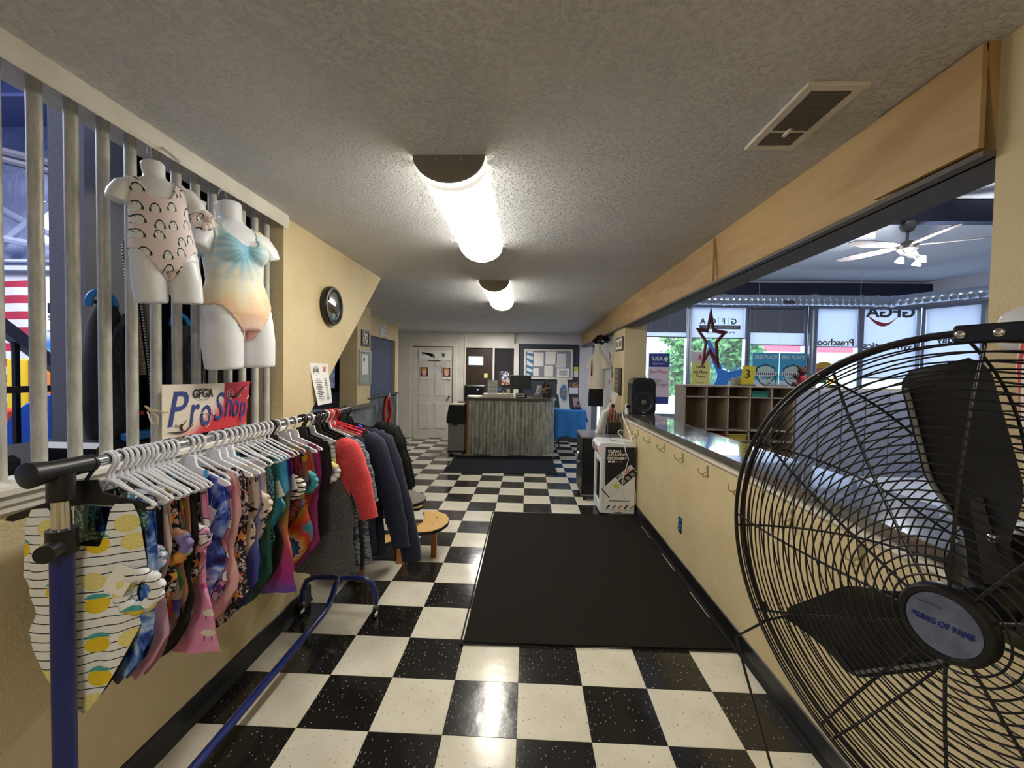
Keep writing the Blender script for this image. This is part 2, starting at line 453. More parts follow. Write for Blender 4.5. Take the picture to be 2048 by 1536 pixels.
# ================================================================ far wall
fw = MB()
fw.box(-3.2, -2.5, 7.4, 7.5, 0, 2.34)                  # white panels left of the door
fw.box(-2.5, -1.6, 7.4, 7.5, 2.02, 2.34)
fw.box(-1.6, -1.33, 7.4, 7.5, 0, 2.34)
fw.box(-1.33, -.72, 7.4, 7.5, 2.0, 2.34)
struct('wall_far', fw, M_white)
fr = MB().box(-.28, -.175, 7.36, 7.5, 0, 2.1).box(-.72, -.28, 7.4, 7.5, 2.0, 2.34).box(-.74, -.70, 7.37, 7.5, 0, 2.0)
struct('trim_6', fr, M_white)
struct('trim_7', MB().box(-1.355, -1.325, 7.37, 7.4, 0, 2.34).box(-2.56, -2.5, 7.37, 7.4, 0, 2.1).box(-1.60, -1.53, 7.37, 7.4, 0, 2.1).box(-2.5, -1.6, 7.37, 7.4, 2.02, 2.1), M_lip)
struct('wall_nook', MB().box(-.72, -.28, 7.46, 7.52, 0, 2.0), mat('dark_nook', '1c1b1d', .7))
struct('wall_charcoal', MB().box(-.175, 1.13, 7.4, 7.5, 0, 2.1), M_char)
struct('wall_far_top', MB().box(-.175, 1.13, 7.4, 7.5, 2.1, 2.34), M_lilac)
struct('wall_far_right', MB().box(1.13, 1.40, 7.36, 7.5, 0, 2.34), M_lilac)
struct('wall_far_left_light_backing', MB().box(-3.3, -3.2, 3.75, 7.5, 0, 2.34).box(-3.3, 1.4, 7.5, 7.58, 0, 2.46), M_white)  # second box: backing added behind the doors to block outside light
def panel_door(name, x0, x1, z1, y, M, knob_x, label):
    t = thing(name, ((x0+x1)/2, y, 0), label, None, kind='structure')
    MB().box(x0, x1, y, y+.035, .005, z1).build('door_slab', M, t)
    w = (x1-x0)
    for a, b in ((.13, .46), (.54, .87)):
        for c0, c1 in ((.10, .40), (.46, .73), (.78, .93)):
            b_ = MB(); X0, X1, Z0, Z1 = x0+a*w, x0+b*w, c0*z1, c1*z1
            b_.prism([(X0, Z0), (X1, Z0), (X1, Z1), (X0, Z1)], y-.004, y, 'y')
            b_.bbox(X0+.02, X1-.02, y-.012, y-.003, Z0+.02, Z1-.02, .004)
            b_.build('door_panel', M, t)
    k = MB().lathe([(.0, 0), (.028, 0), (.028, .006), (.012, .01), (.012, .03), (.026, .04), (.03, .055), (.02, .07), (0, .072)], 14, frame((knob_x, y, .93), (1, 0, 0), (0, 0, 1)))
    k.build('door_knob', M_chrome, t, 40); return t
d1 = panel_door('door_1', -2.49, -1.62, 2.0, 7.41, M_white, -1.68, 'white six panel door beside the dark trash bin')
d2 = panel_door('door_2', -1.32, -.75, 1.98, 7.42, mat('dark_brown_door', '33261e', .5), -.83, 'dark brown panel door behind the reception desk')
MB().box(-1.27, -.95, 7.405, 7.415, 1.62, 1.82).build('door_window', mat('glowing_glass', 'c9d2dc', .15, emit=((.8, .9, 1), .25)), d2)  # pane glows faintly, light from beyond put into its material
MB().box(-1.275, -.945, 7.40, 7.408, 1.61, 1.625).box(-1.275, -.945, 7.40, 7.408, 1.815, 1.83).build('window_bead', mat('bead', '45352a', .5), d2)
MB().box(-.925, -.85, 7.40, 7.409, 1.35, 1.45).build('sticky_note', mat('yellow_note', 'e9e08a', .6), d2)
d3 = thing('door_3', (-2.7, 7.39, 0), 'plain white closet door at the far left corner', None, kind='structure')
MB().bbox(-2.9, -2.56, 7.372, 7.398, .01, 2.02, .004).build('door_slab', M_white, d3)
MB().box(-2.85, -2.81, 7.36, 7.372, .87, .93).build('door_latch', M_black, d3)
# ================================================================ party room to the right
struct('floor_party', MB().box(1.35, 10, -.6, 7.5, -.1, 0), mat('grey_carpet', '7d8290', .9))
struct('ceiling_party', MB().box(1.19, 10, -.7, 7.6, 3.5, 3.6), mat('party_ceiling', 'dfe2ea', .8))
struct('wall_party_near', MB().box(1.34, 10, -.7, -.6, 0, 3.5), mat('party_wall', 'cfd3df', .7))
struct('wall_party_upper', MB().box(1.19, 1.34, -.6, 7.4, 2.34, 3.5), mat('party_wall2', 'b9bccb', .7))
# ================================================================ facade with storefront windows
M_alu = mat('window_frame_metal', '9aa0ac', .35, .7)
def shade_mat(name, col, tr=.6):
    if name in MATS: return MATS[name]
    M = bpy.data.materials.new(name); M.use_nodes = True; nt = M.node_tree; out = nt.nodes['Material Output']
    nt.nodes.remove(nt.nodes['Principled BSDF'])
    d = nt.nodes.new('ShaderNodeBsdfDiffuse'); t = nt.nodes.new('ShaderNodeBsdfTranslucent'); mx = nt.nodes.new('ShaderNodeMixShader')
    d.inputs[0].default_value = t.inputs[0].default_value = (*H(col), 1); mx.inputs[0].default_value = tr
    nt.links.new(d.outputs[0], mx.inputs[1]); nt.links.new(t.outputs[0], mx.inputs[2]); nt.links.new(mx.outputs[0], out.inputs[0])
    MATS[name] = M; return M
M_shw = shade_mat('white_roller_shade', 'e3e8f2', .55); M_shg = shade_mat('grey_roller_shade', '8d8d97', .12)
FY = 7.4
fac = MB().box(1.40, 8.25, FY, FY+.12, 2.98, 3.5).box(1.40, 8.25, FY, FY+.12, -.1, .0).box(2.30, 8.25, FY, FY+.12, 0, .6)
struct('wall_facade', fac, M_lilac)
struct('trim_8', MB().box(1.35, 8.3, FY-.12, FY, 3.2, 3.44).box(1.45, 9.9, 3.22, 3.34, 3.25, 3.48), M_navy)
def window(n, P, Q, z0, z1, shades, label):
    """P,Q: (x,y) of the two jambs seen from inside, left then right"""
    P, Q = Vector((*P, 0)), Vector((*Q, 0)); d = (Q-P).normalized(); out = Vector((-d.y, d.x, 0)); L = (Q-P).length
    t = thing('window_%d' % n, (P.x, P.y, z0), label, None, kind='structure')
    def bx(a0, a1, b0, b1, c0, c1):
        v = [P + d*a + out*b + Vector((0, 0, c)) for a in (a0, a1) for b in (b0, b1) for c in (c0, c1)]
        return v, [(0, 1, 3, 2), (4, 6, 7, 5), (0, 4, 5, 1), (2, 3, 7, 6), (0, 2, 6, 4), (1, 5, 7, 3)]
    f = MB()
    for a in ((-.035, .02, -.05, .08, z0, z1), (L-.02, L+.035, -.05, .08, z0, z1), (0, L, -.03, .08, z0, z0+.05), (0, L, -.03, .08, z1-.05, z1)): f.add(*bx(*a))
    f.build('window_frame', M_alu, t)
    MB().add(*bx(.02, L-.02, .03, .036, z0+.05, z1-.05)).build('pane', M_glass, t)
    for (a, b, M, nm) in shades:
        s = MB().add(*bx(.025, L-.025, -.004 if M is M_shw else -.02, -.001 if M is M_shw else -.017, a, b))
        o = s.build(nm, M, t)
        MB().add(*bx(.02, L-.02, -.008, .004, a-.02, a)).build('hem_bar', mat('hem_bar', '4a4d57', .5), o)
    return t, P, d, L
WZ = (.6, 2.98)
win = {}
win[1] = window(1, (2.36, FY), (3.40, FY), *WZ, [(2.30, 2.96, M_shw, 'shade'), (2.41, 2.97, M_shg, 'grey_shade')], 'window beside the column, grey shade half down')
win[2] = window(2, (3.46, FY), (4.62, FY), *WZ, [(2.29, 2.97, M_shw, 'shade')], 'window with letter shadows drawn on its white shade behind the red star')
win[3] = window(3, (4.68, FY), (5.84, FY), *WZ, [(2.16, 2.96, M_shw, 'shade'), (2.43, 2.97, M_shg, 'grey_shade')], 'window with a deep grey shade above two blue banners')
win[4] = window(4, (6.05, FY), (6.93, FY), *WZ, [(2.14, 2.97, M_shw, 'shade')], 'window right of the round post, shade half down')
win[5] = window(5, (7.0, FY), (8.13, FY), *WZ, [(1.5, 2.97, M_shw, 'shade')], 'window with a large mirrored logo shadow drawn on its shade')
win[6] = window(6, (8.24, FY-.05), (8.63, FY-.79), *WZ, [(1.3, 2.97, M_shw, 'shade')], 'angled corner window at the far right of the storefront')
struct('wall_facade_corner', MB().prism([(8.22, 7.45), (8.9, 6.1), (9.9, 6.1), (9.9, 7.45)], 2.98, 3.5, 'z').prism([(8.22, 7.45), (8.66, 6.58), (8.73, 6.61), (8.3, 7.45)], -.1, .6, 'z').prism([(8.66, 6.58), (9.6, 4.7), (9.6, -.6), (9.8, -.6), (9.8, 4.8), (8.75, 6.62)], 0, 3.5, 'z'), M_lilac)
struct('column_post', MB().cyl((5.945, 7.3, 0), (5.945, 7.3, 3.2), .085, 20), mat('post_metal', '8f959f', .35, .6), smooth=40)
M_gtxt = mat('letter_shadow_grey', '5d5f66', .7); M_rtxt = mat('red_swoosh', 'c2473f', .6)  # grey letter meshes paint shadows of the glass lettering onto the shades
def mir(x, z, y=FY-.022): return frame((x, y, z), (-1, 0, 0), (0, 0, 1))
def fwd(x, z, y=FY-.06): return frame((x, y, z), (1, 0, 0), (0, 0, 1))
w2 = win[2][0]
for k, ch in enumerate('GFGA'): text('lettering', ch, .17, M_gtxt, mir(4.36-k*.215, 2.63), w2, bold=.03)
MB().box(3.65, 4.50, FY-.024, FY-.020, 2.47, 2.55).build('lettering_bar', M_gtxt, w2)
text('lettering', 'GYMNASTICS ACADEMY', .06, M_paper, mir(4.075, 2.51, FY-.026), w2, width=.74)
text('lettering', 'PRO SHOP', .07, M_gtxt, mir(4.08, 2.395), w2, width=.6)
for xx in (4.25, 4.04): MB().box(xx-.003, xx+.003, FY-.024, FY-.020, 2.57, 2.73).build('divider', M_gtxt, w2)
text('lettering', 'Preschool', .2, mat('gold_letters', '7a6a4e', .7), mir(6.45, 2.22), win[4][0], width=.78, bold=.03)
w5 = win[5][0]
text('lettering', 'GFGA', .3, M_gtxt, mir(7.56, 2.86), w5, width=1.0, bold=.035)
sw = MB(); pts = [(7.14+.62*t, 2.87-.32*sin(pi*(t*.8+.12))+.07*t) for t in [i/16 for i in range(17)]]
sw.prism([(x, z+.085*(1-abs(2*i/16-.7))*.9) for i, (x, z) in enumerate(pts)] + [(x, z-.012) for x, z in reversed(pts)], FY-.030, FY-.026, 'y').build('logo_swoosh', M_rtxt, w5)
text('lettering', 'Gymnastics', .2, M_gtxt, mir(7.57, 2.16), w5, width=1.08, bold=.03)
t6, P6, d6, L6 = win[6]
def mir6(a, z): p = P6 + d6*a - Vector((-d6.y, d6.x, 0))*.014; return frame((p.x, p.y, z), -d6, (0, 0, 1))
text('lettering', 'Birthday', .2, M_gtxt, mir6(.5, 2.28), t6, width=.62, bold=.03)
q = P6 - Vector((-d6.y, d6.x, 0))*.012
MB().tube([q+d6*.05+Vector((0, 0, 2.43)), q+d6*(L6-.05)+Vector((0, 0, 2.43))], .006, 6).build('shade_seam', M_gtxt, t6)
# glass entrance door between the far wall and the windows
d4 = thing('door_4', (1.87, FY, 0), 'aluminium framed glass entrance door beyond the shirt display', None, kind='structure')
MB().box(1.40, 1.46, FY-.03, FY+.06, 0, 2.12).box(2.25, 2.32, FY-.03, FY+.06, 0, 2.98).box(1.4, 2.3, FY-.03, FY+.06, 2.05, 2.12).box(1.4, 2.3, FY-.03, FY+.06, 2.9, 2.98).box(1.46, 2.25, FY-.02, FY+.04, 0, .22).box(1.46, 1.53, FY-.02, FY+.04, .2, 2.05).box(2.18, 2.25, FY-.02, FY+.04, .2, 2.05).build('door_frame', M_alu, d4)
MB().box(1.53, 2.18, FY, FY+.006, .22, 2.05).box(1.46, 2.25, FY, FY+.006, 2.12, 2.9).build('door_glass', M_glass, d4)
MB().tube([(1.56, FY-.03, .95), (1.56, FY-.08, .95), (1.56, FY-.08, 1.25), (1.56, FY-.03, 1.25)], .011, 8).build('pull_handle', M_chrome, d4, 40)
# ---- banners hung inside the windows
def banner(name, x0, x1, z0, z1, cols, label, y=FY-.055):
    """cols: list of (z fraction top, material) bands from the top down"""
    t = thing(name, ((x0+x1)/2, y, z0), label, 'banner')
    prev = z1
    for i, (f, M) in enumerate(cols):
        zz = z1-(z1-z0)*f
        MB().box(x0, x1, y, y+.004, zz, prev).build('banner_sheet' if i == 0 else 'banner_band', M, t); prev = zz
    for xx in (x0+.02, x1-.02): MB().tube([(xx, y+.002, z1-.005), (xx, y+.002, 2.95), (xx, FY-.028, 2.955)], .0012, 5).build('hanging_cord', M_paper, t)
    return t, y-.002
M_bnavy = mat('banner_navy', '2f3d86', .6); M_bpink = mat('banner_pink', 'f0d5d6', .6); M_bsky = mat('banner_sky', '58b7d9', .6)
t, y = banner('window_banner', 2.595, 3.03, .86, 1.94, [(.27, M_bnavy), (.86, M_bpink), (1, M_bnavy)], 'tall navy and pink second place banner beside the speaker')
text('lettering', 'USA', .12, M_paper, frame((2.78, y, 1.82), (1, 0, 0), (0, 0, 1)), t, bold=.03)
text('lettering', 'Gymnastics', .055, M_paper, frame((2.8, y, 1.72), (1, 0, 0), (0, 0, 1)), t, width=.24)
text('lettering', '2nd Place', .095, M_red, frame((2.81, y, 1.545), (1, 0, 0), (0, 0, 1)), t, width=.38)
text('lettering', '2024', .08, M_ink, frame((2.81, y, 1.35), (1, 0, 0), (0, 0, 1)), t, width=.16)
text('lettering', 'STATE MEET', .08, M_ink, frame((2.81, y, 1.26), (1, 0, 0), (0, 0, 1)), t, width=.40)
MB().ball((2.955, y, 1.82), (.04, .001, .055)).build('flame_mark', M_paper, t)
t, y = banner('window_banner', 3.50, 3.88, 1.05, 1.98, [(.22, M_bpink), (1, mat('banner_yellow', 'efe47f', .6))], 'yellow sixth place team banner behind the hanging red star')
for s, z, w in (('2024', 1.66, .2), ('6th Place', 1.555, .3), ('Team', 1.465, .18)): text('lettering', s, .08, M_ink, frame((3.68, y, z), (1, 0, 0), (0, 0, 1)), t, width=w, bold=.02)
text('lettering', 'Gymnastics', .05, M_red, frame((3.68, y, 1.33), (1, 0, 0), (0, 0, 1)), t, width=.17)
MB().box(3.60, 3.75, y-.001, y, 1.82, 1.84).box(3.64, 3.69, y-.001, y, 1.84, 1.92).build('flame_mark', M_red, t)
for k, (x0, lab) in enumerate(((4.76, 'sky blue third place banner with a shield, next to the number card'), (5.32, 'sky blue third place banner with a shield, next to the round post'))):
    t, y = banner('window_banner', x0, x0+.545, 1.05, 1.985, [(.62, M_bsky), (1, mat('banner_ice', 'd7eaf2', .6))], lab)
    cx = x0+.275
    text('lettering', '3RD PLACE', .1, M_paper, frame((cx, y, 1.89), (1, 0, 0), (0, 0, 1)), t, width=.48, bold=.02)
    sh = [(-.2, .16), (-.14, .2), (0, .25), (.14, .2), (.2, .16), (.19, -.02), (.12, -.15), (0, -.23), (-.12, -.15), (-.19, -.02)]
    MB().prism([(cx+a*1.0, 1.5+b) for a, b in sh], y-.002, y, 'y').build('shield', mat('shield_line', '2b4a63', .6), t)
    MB().prism([(cx+a*.88, 1.5+b*.88) for a, b in sh], y-.004, y-.002, 'y').build('shield_field', mat('shield_field', 'cfe3d2', .6), t)
    MB().box(cx-.23, cx+.23, y-.006, y-.004, 1.5, 1.58).build('shield_scroll', M_paper, t)
    sm = MB()
    for q in range(10): sm.box(cx-.2+.041*q, cx-.183+.041*q, y-.008, y-.006, 1.515, 1.565)
    sm.build('scroll_strokes', M_ink, t)
    text('lettering', 'OPEN', .07, mat('open_blue', '2c7fb0', .6), frame((cx, y-.007, 1.455), (1, 0, 0), (0, 0, 1)), t, width=.2, bold=.03)
# blue figure painted on the glass behind the star
M_bp = mat('blue_window_paint', lambda c: c.mix(H('2f7fe0'), H('4b9bf0'), c.noise(22, 3).smooth(.35, .65)), .5)
bp_ = MB().prism([(3.90, 1.02), (3.94, 1.25), (4.03, 1.38), (4.05, 1.52), (3.93, 1.78), (3.84, 2.1), (3.80, 2.22), (3.86, 2.25), (3.95, 2.1), (4.05, 1.85), (4.16, 1.62), (4.28, 1.57), (4.55, 1.63), (4.72, 1.68), (4.80, 1.66), (4.80, 1.58), (4.7, 1.54), (4.45, 1.46), (4.28, 1.36), (4.22, 1.2), (4.22, 1.02)], FY-.03, FY-.026, 'y')
bp_.build('window_painting', M_bp, label='bright blue figure painted on the glass behind the star', cat='window painting')
# round painted face-like sticker on window 4
t = thing('window_sticker', (6.2, FY-.03, 1.3), 'round yellow and pink sticker with green base on the glass right of the bear', 'sticker')
MB().prism([(6.25+.22*cos(a), 1.66+.13*sin(a)) for a in [2*pi*i/28 for i in range(28)]], FY-.03, FY-.026, 'y').build('pink_disc', mat('sticker_pink', 'dd7f72', .5), t)
MB().prism([(6.25+.22*cos(a), 1.68+.13*sin(a)) for a in [pi*i/16 for i in range(17)]], FY-.034, FY-.03, 'y').build('yellow_cap', mat('sticker_yellow', 'e9bb3a', .5), t)
MB().prism([(6.05, 1.36), (6.45, 1.36), (6.4, 1.5), (6.1, 1.5)], FY-.03, FY-.026, 'y').build('green_base', mat('sticker_green', '2fa36b', .5), t)
# ================================================================ outside
struct('ground_outside', MB().box(-2, 60, 7.52, 60, -.35, -.12), mat('pale_concrete', wall_col('c9ccd0', 'b9bdc2', .4), .8))
def canopy(label):
    t = thing('fuel_canopy', (17, 26, 0), label, 'canopy')
    MB().box(13.6, 34, 24.5, 31, 2.65, 3.6).build('canopy_deck', mat('canopy_white', 'dfe3e8', .6), t)
    b = MB(); b.box(14.6, 34, 24.45, 24.5, 3.0, 3.42); b.prism([(12.8, 2.95), (14.6, 3.0), (14.6, 3.42)], 24.45, 24.5, 'y'); b.build('red_fascia', mat('canopy_red', 'd9485a', .5), t)
    for x in (17, 23, 29): MB().cyl((x, 27, -.12), (x, 27, 2.7), .2, 12).build('canopy_post', mat('canopy_white2', 'c8ccd4', .6), t)
canopy('white fuel station canopy with a red stripe across the street')
MB().box(9, 40, 40, 44, -.12, 3.4).build('low_shop', mat('shop_wall', 'c8cdd6', .8), label='low pale shop building behind the canopy', cat='building')
def leaf_ball(mb, c, r, n, rnd, s=.16):
    for _ in range(n):
        a = rnd.uniform(0, 2*pi); z = rnd.uniform(-1, 1); q = sqrt(1-z*z); k = rnd.uniform(.6, 1.05)
        p = Vector(c) + Vector((q*cos(a)*r[0]*k, q*sin(a)*r[1]*k, z*r[2]*k))
        u = Vector((rnd.gauss(0, 1), rnd.gauss(0, 1), rnd.gauss(0, 1))).normalized(); w = u.orthogonal().normalized(); e = s*rnd.uniform(.6, 1.2)
        mb.add([p-u*e, p+w*e*.5, p+u*e, p-w*e*.5], [(0, 1, 2, 3)])
rnd = random.Random(4)
M_leaf = mat('tree_leaves', lambda c: c.mix(H('5f9a4a'), H('3f7a36'), c.noise(2.5, 3).smooth(.3, .7)), .6); M_bark = mat('bark', '5b4a3a', .8)
for (x, y, s, lab) in ((6.2, 15.5, 1.0, 'leafy green street tree seen beside the second place banner'), (9.3, 16.8, .92, 'leafy green street tree seen behind the lettered shade')):
    t = thing('street_tree', (x, y, -.12), lab, 'tree', 'street trees')
    MB().tube([(x, y, -.12), (x+.1, y, 1.0), (x, y, 2.2)], [.14, .11, .08], 8).build('trunk', M_bark, t, 40)
    f = MB()
    for _ in range(9):
        cc = (x+rnd.uniform(-.9, .9)*s, y+rnd.uniform(-.6, .6), 1.9+rnd.uniform(-.9, 1.3)*s)
        leaf_ball(f, cc, (.75*s, .7*s, .65*s), 420, rnd)
    f.build('foliage', M_leaf, t, kind='stuff')
t = thing('picnic_table', (3.35, 10.6, -.12), 'pale outdoor picnic table seen past the speaker', 'table')
MB().bbox(2.9, 4.2, 10.2, 11, .58, .64, .01).build('table_top', mat('pale_resin', 'd9dde4', .5), t)
MB().bbox(2.9, 4.2, 9.75, 10.0, .3, .35, .01).bbox(2.9, 4.2, 11.2, 11.45, .3, .35, .01).build('bench', mat('pale_resin', 'd9dde4', .5), t)
for x in (3.1, 4.0): MB().prism([(9.85, -.12), (10.0, -.12), (10.35, .58), (10.85, .58), (11.2, -.12), (11.35, -.12), (11.0, .6), (10.2, .6)], x, x+.06, 'x').build('leg', mat('pale_resin', 'd9dde4', .5), t)
# ================================================================ gym beyond the pipe grille
M_ins = mat('blue_insulation', lambda c: c.mix(H('a9b0d0'), H('8f98c0'), c.noise(1.8, 4, dist=1.5).smooth(.3, .7)), .45, bump=lambda c: c.noise(3, 3, dist=1.5), bump_d=.05)
M_ins2 = mat('deep_blue_insulation', '545c88', .5)
struct('floor_gym', MB().box(-10, -1.53, -4.2, 4, -.05, 0), mat('gym_floor', '5a5f6c', .8))
struct('wall_gym', MB().box(-10, -2.7, 4.0, 4.1, 0, 2.84), mat('gym_wall', 'd9dae2', .7))
struct('wall_gym_insulated', MB().box(-10, -2.7, 4.02, 4.1, 2.84, 4.8).box(-10.1, -10, -4.2, 4, 0, 4.9), M_ins)
struct('wall_gym_rear', MB().box(-10, -1.53, -4.3, -4.2, 0, 4.9), M_ins)
struct('wall_gym_side', MB().box(-1.53, -1.45, -4.2, .95, 2.46, 4.9), M_ins)
rg = struct('ceiling_gym', MB().box(-10, -1.45, -4.2, 4.1, 4.8, 4.9), M_ins2)
for k in range(12): MB().box(-10, -1.6, -3+.55*k, -2.94+.55*k, 4.62, 4.8).build('purlin', mat('purlin_blue', '8c98cc', .6), rg)
wg = thing('roof_bracing', (-6.5, 3.7, 2.9), 'diagonal grey roof braces and pipes in the gym beyond the grille', 'roof brace')
for p, q, r in (((-9, 2.6, 4.55), (-4.6, 2.9, 3.55), .05), ((-9, 2.55, 4.45), (-4.6, 2.85, 3.45), .04)): MB().tube([p, q], r, 8).build('dark_pipe', mat('dark_pipe', '4a4a5a', .5), wg, 40)
for p, q in (((-8.6, 3.85, 4.3), (-5.9, 3.85, 2.95)), ((-7.4, 3.8, 2.9), (-6.0, 3.8, 4.0)), ((-7.6, 3.7, 3.25), (-4.6, 3.7, 2.75))): MB().tube([p, q], .045, 6).build('brace', mat('pale_brace', 'aab2cf', .5), wg, 40)
MB().box(-6.62, -6.55, 3.85, 3.9, 3.1, 3.7).build('tube_lamp', mat('gym_tube', 'ffffff', .5, emit=((.9, .95, 1), 2)), wg)
MB().box(-10, -2.7, 3.88, 3.98, 2.78, 2.84).box(-10, -2.7, 3.9, 3.98, 2.9, 2.93).build('white_rail', mat('pale_brace2', 'd5daea', .5), wg)
# flag on the gym wall
def flagcol(c):
    k = ((2.66 - c.z)/.1108).floor(); odd = (k*.5).frac().gt(.25)
    st = c.mix(H('b8324a'), H('e9e9ef'), odd)
    return c.mix(st, H('27315f'), c.x.lt(-8.1)*c.z.gt(1.88))
fl = MB().sheet(lambda u, v: ((-9.3+2.38*u, 3.93+.025*sin(u*22+v*3), 1.22+1.44*v - .03*sin(u*9)), (0, -1, 0)), 48, 6, .003)
fl.build('flag', mat('striped_flag', flagcol, .7), smooth=60, label='red and white striped flag hung on the gym wall', cat='flag')
t = thing('sponsor_banner', (-6.15, 3.95, 1.97), 'white sponsor banner with dark lettering beside the flag', 'banner')
MB().box(-6.73, -5.55, 3.95, 3.955, 1.96, 2.70).build('banner_sheet', M_paper, t)
text('lettering', 'PACIFIC', .2, M_ink, frame((-6.16, 3.945, 2.26), (1, 0, 0), (0, 0, 1)), t, width=1.04, bold=.015)
text('lettering', 'STEEL & RECYCLING', .09, M_ink, frame((-6.15, 3.945, 2.13), (1, 0, 0), (0, 0, 1)), t, width=1.05)
MB().box(-6.48, -6.0, 3.944, 3.949, 2.36, 2.67).build('logo_square', mat('logo_orange', lambda c: c.mix(H('7fae6a'), H('dd9a5b'), c.z.smooth(2.4, 2.55)), .6), t)
text('logo_letter', 'P', .3, M_paper, frame((-6.22, 3.941, 2.5), (1, 0, 0), (0, 0, 1)), t, bold=.03)
MB().tube(arc((-6.05, 3.941, 2.42), .32, pi*.55, pi*.98, 10, (1, 0, 0), (0, 0, 1)), .006, 5).build('logo_curve', M_paper, t)
t = thing('poster', (-6.4, 3.95, 1.6), 'blue gradient poster below the sponsor banner', 'poster')
MB().box(-6.74, -6.12, 3.95, 3.955, 1.60, 1.93).build('poster_sheet', mat('blue_poster', lambda c: c.mix(H('3f7fd0'), H('d5e4f4'), (c.z-1.75).abs().smooth(.02, .17)), .6), t)
MB().ball((-6.5, 3.946, 1.77), (.07, .002, .11), M=Matrix.Rotation(.5, 3, 'Y')).build('pale_shape', M_paper, t, 60)
def block(name, a, col, label, group='gym mats'):
    MB().bbox(*a, .02).build(name, mat('mat_'+col, col, .5), label=label, cat='gym mat', group=group)
block('panel_mat', (-6.73, -6.45, 3.5, 3.9, 0, 1.55), 'e8c62c', 'yellow gym mat standing under the blue poster')
block('panel_mat', (-6.42, -6.05, 3.5, 3.9, 0, 1.55), 'e2883a', 'orange gym mat standing right of the yellow one')
block('panel_mat', (-7.2, -6.9, 3.5, 3.9, 0, 1.0), 'efe8d8', 'white gym mat standing under the flag')
block('panel_mat', (-6.0, -5.6, 3.4, 3.8, 0, 1.3), '8d4b2a', 'brown gym mat at the right end of the row')
block('foam_block', (-6.3, -5.95, 2.9, 3.2, .35, .95), 'd8482f', 'red foam block in the gym behind the stair rail')
t = thing('foam_barrel', (-5.2, 2.9, 0), 'round blue foam barrel behind the stair rail', 'gym mat')
MB().cyl((-5.3, 2.95, .75), (-4.9, 2.6, .75), .42, 24).build('barrel_body', mat('foam_blue', '2457b8', .5), t, 40)
MB().prism([(-6.9, 0), (-5.5, 0), (-6.5, 1.3), (-6.9, 1.3)], 2.4, 2.8, 'y').build('foam_wedge', mat('foam_blue', '2457b8', .5), label='blue foam wedge at the left edge behind the grille', cat='gym mat')
# stair rail behind the grille
t = thing('stair_rail', (-3.0, .9, 0), 'grey sloped stair handrail with black balusters behind the grille', 'handrail')
MB().prism([(.25, 2.07), (1.35, 1.145), (1.35, 1.06), (.25, 1.985)], -3.03, -2.97, 'x').build('handrail', mat('rail_grey', '80848c', .4), t)
for y in (.50, .70, .90, 1.10): MB().box(-3.012, -2.988, y-.012, y+.012, .95, 2.07-.84*(y-.25)-.05).build('baluster', M_black, t)
MB().box(-3.02, -2.98, .2, 1.4, 1.315, 1.355).build('mid_rail', mat('rail_brown', '5a4a3a', .6), t)
MB().box(-3.05, -2.95, .2, 1.4, .85, .95).build('bottom_rail', mat('rail_brown', '5a4a3a', .6), t)
# dark storage bay with platform right behind the pipes
struct('platform', MB().box(-2.58, -1.56, -1.4, .93, .0, 1.08), mat('dark_carpet', lambda c: c.mix(H('2b2724'), H('3a3531'), c.noise(90, 2).smooth(.4, .6)), .95))
struct('wall_storage', MB().prism([(-2.12, .385), (-2.05, .385), (-2.56, .92), (-2.62, .92)], 1.08, 2.7, 'z').prism([(-2.1, .385), (-1.54, .385), (-1.54, .94), (-2.62, .94)], 2.62, 2.7, 'z').box(-2.6, -1.535, .86, .94, 0, 2.7), mat('black_wall', '151518', .8))
struct('column_grey', MB().box(-2.16, -1.99, .175, .385, 1.08, 4.8), mat('grey_column', '96969c', .7, bump=peel(120), bump_d=.002))
# ================================================================ ceiling lamps and vent
M_diff = mat('lamp_diffuser', (1, .97, .88), .4, emit=(LAMP_C, LAMP_W))
_nt = M_diff.node_tree; _c = Ctx(_nt)     # emission graded by height: sides dimmed to keep the ceiling from burning out
_nt.links.new(((2.338-_c.z).smooth(.02, .09)*(LAMP_W*.85)+LAMP_W*.15).s, _nt.nodes['Principled BSDF'].inputs['Emission Strength'])
M_endcap = mat('lamp_end_metal', '9a948c', .4, .6)
def ceiling_lamp(y0, label):
    xc, w, L, h = -.308, .143, 1.22, .105
    t = thing('ceiling_lamp', (xc, y0+L/2, 2.34), label, 'lamp', 'vaulted fluorescent lamps along the corridor')
    def prof(s, n=18): return [(xc+w*s*cos(a), 2.338-h*s*sin(a)) for a in [pi*i/n for i in range(n+1)]]
    MB().prism(prof(.97), y0+.02, y0+L-.02, 'y').build('diffuser', M_diff, t, 60)
    for y, s in ((y0, 1), (y0+L-.015, 1)): MB().prism(prof(s), y, y+.015, 'y').build('end_cap', M_endcap, t)
    for y in (y0+.045, y0+L-.085):
        P = prof(1.0); Q = prof(.975)
        b = MB()
        for yy in (y, y+.04): pass
        b.sheet(lambda u, v: ((xc+w*1.0*cos(pi*u), y+.04*v, 2.338-h*1.0*sin(pi*u)), (-cos(pi*u), 0, sin(pi*u))), 18, 1, .003)
        b.build('end_band', mat('lamp_band', 'e9dfb4', .4, emit=(LAMP_C, LAMP_W*.022)), t, 60)
    for x in (-.05, .05):
        MB().cyl((xc+x, y0-.003, 2.32), (xc+x, y0, 2.32), .006, 8).build('screw', M_chrome, t)
    return t
ceiling_lamp(-.0, 'nearer glowing half-round fluorescent ceiling lamp with brown end cap')
ceiling_lamp(2.24, 'farther glowing half-round fluorescent ceiling lamp toward the reception desk')
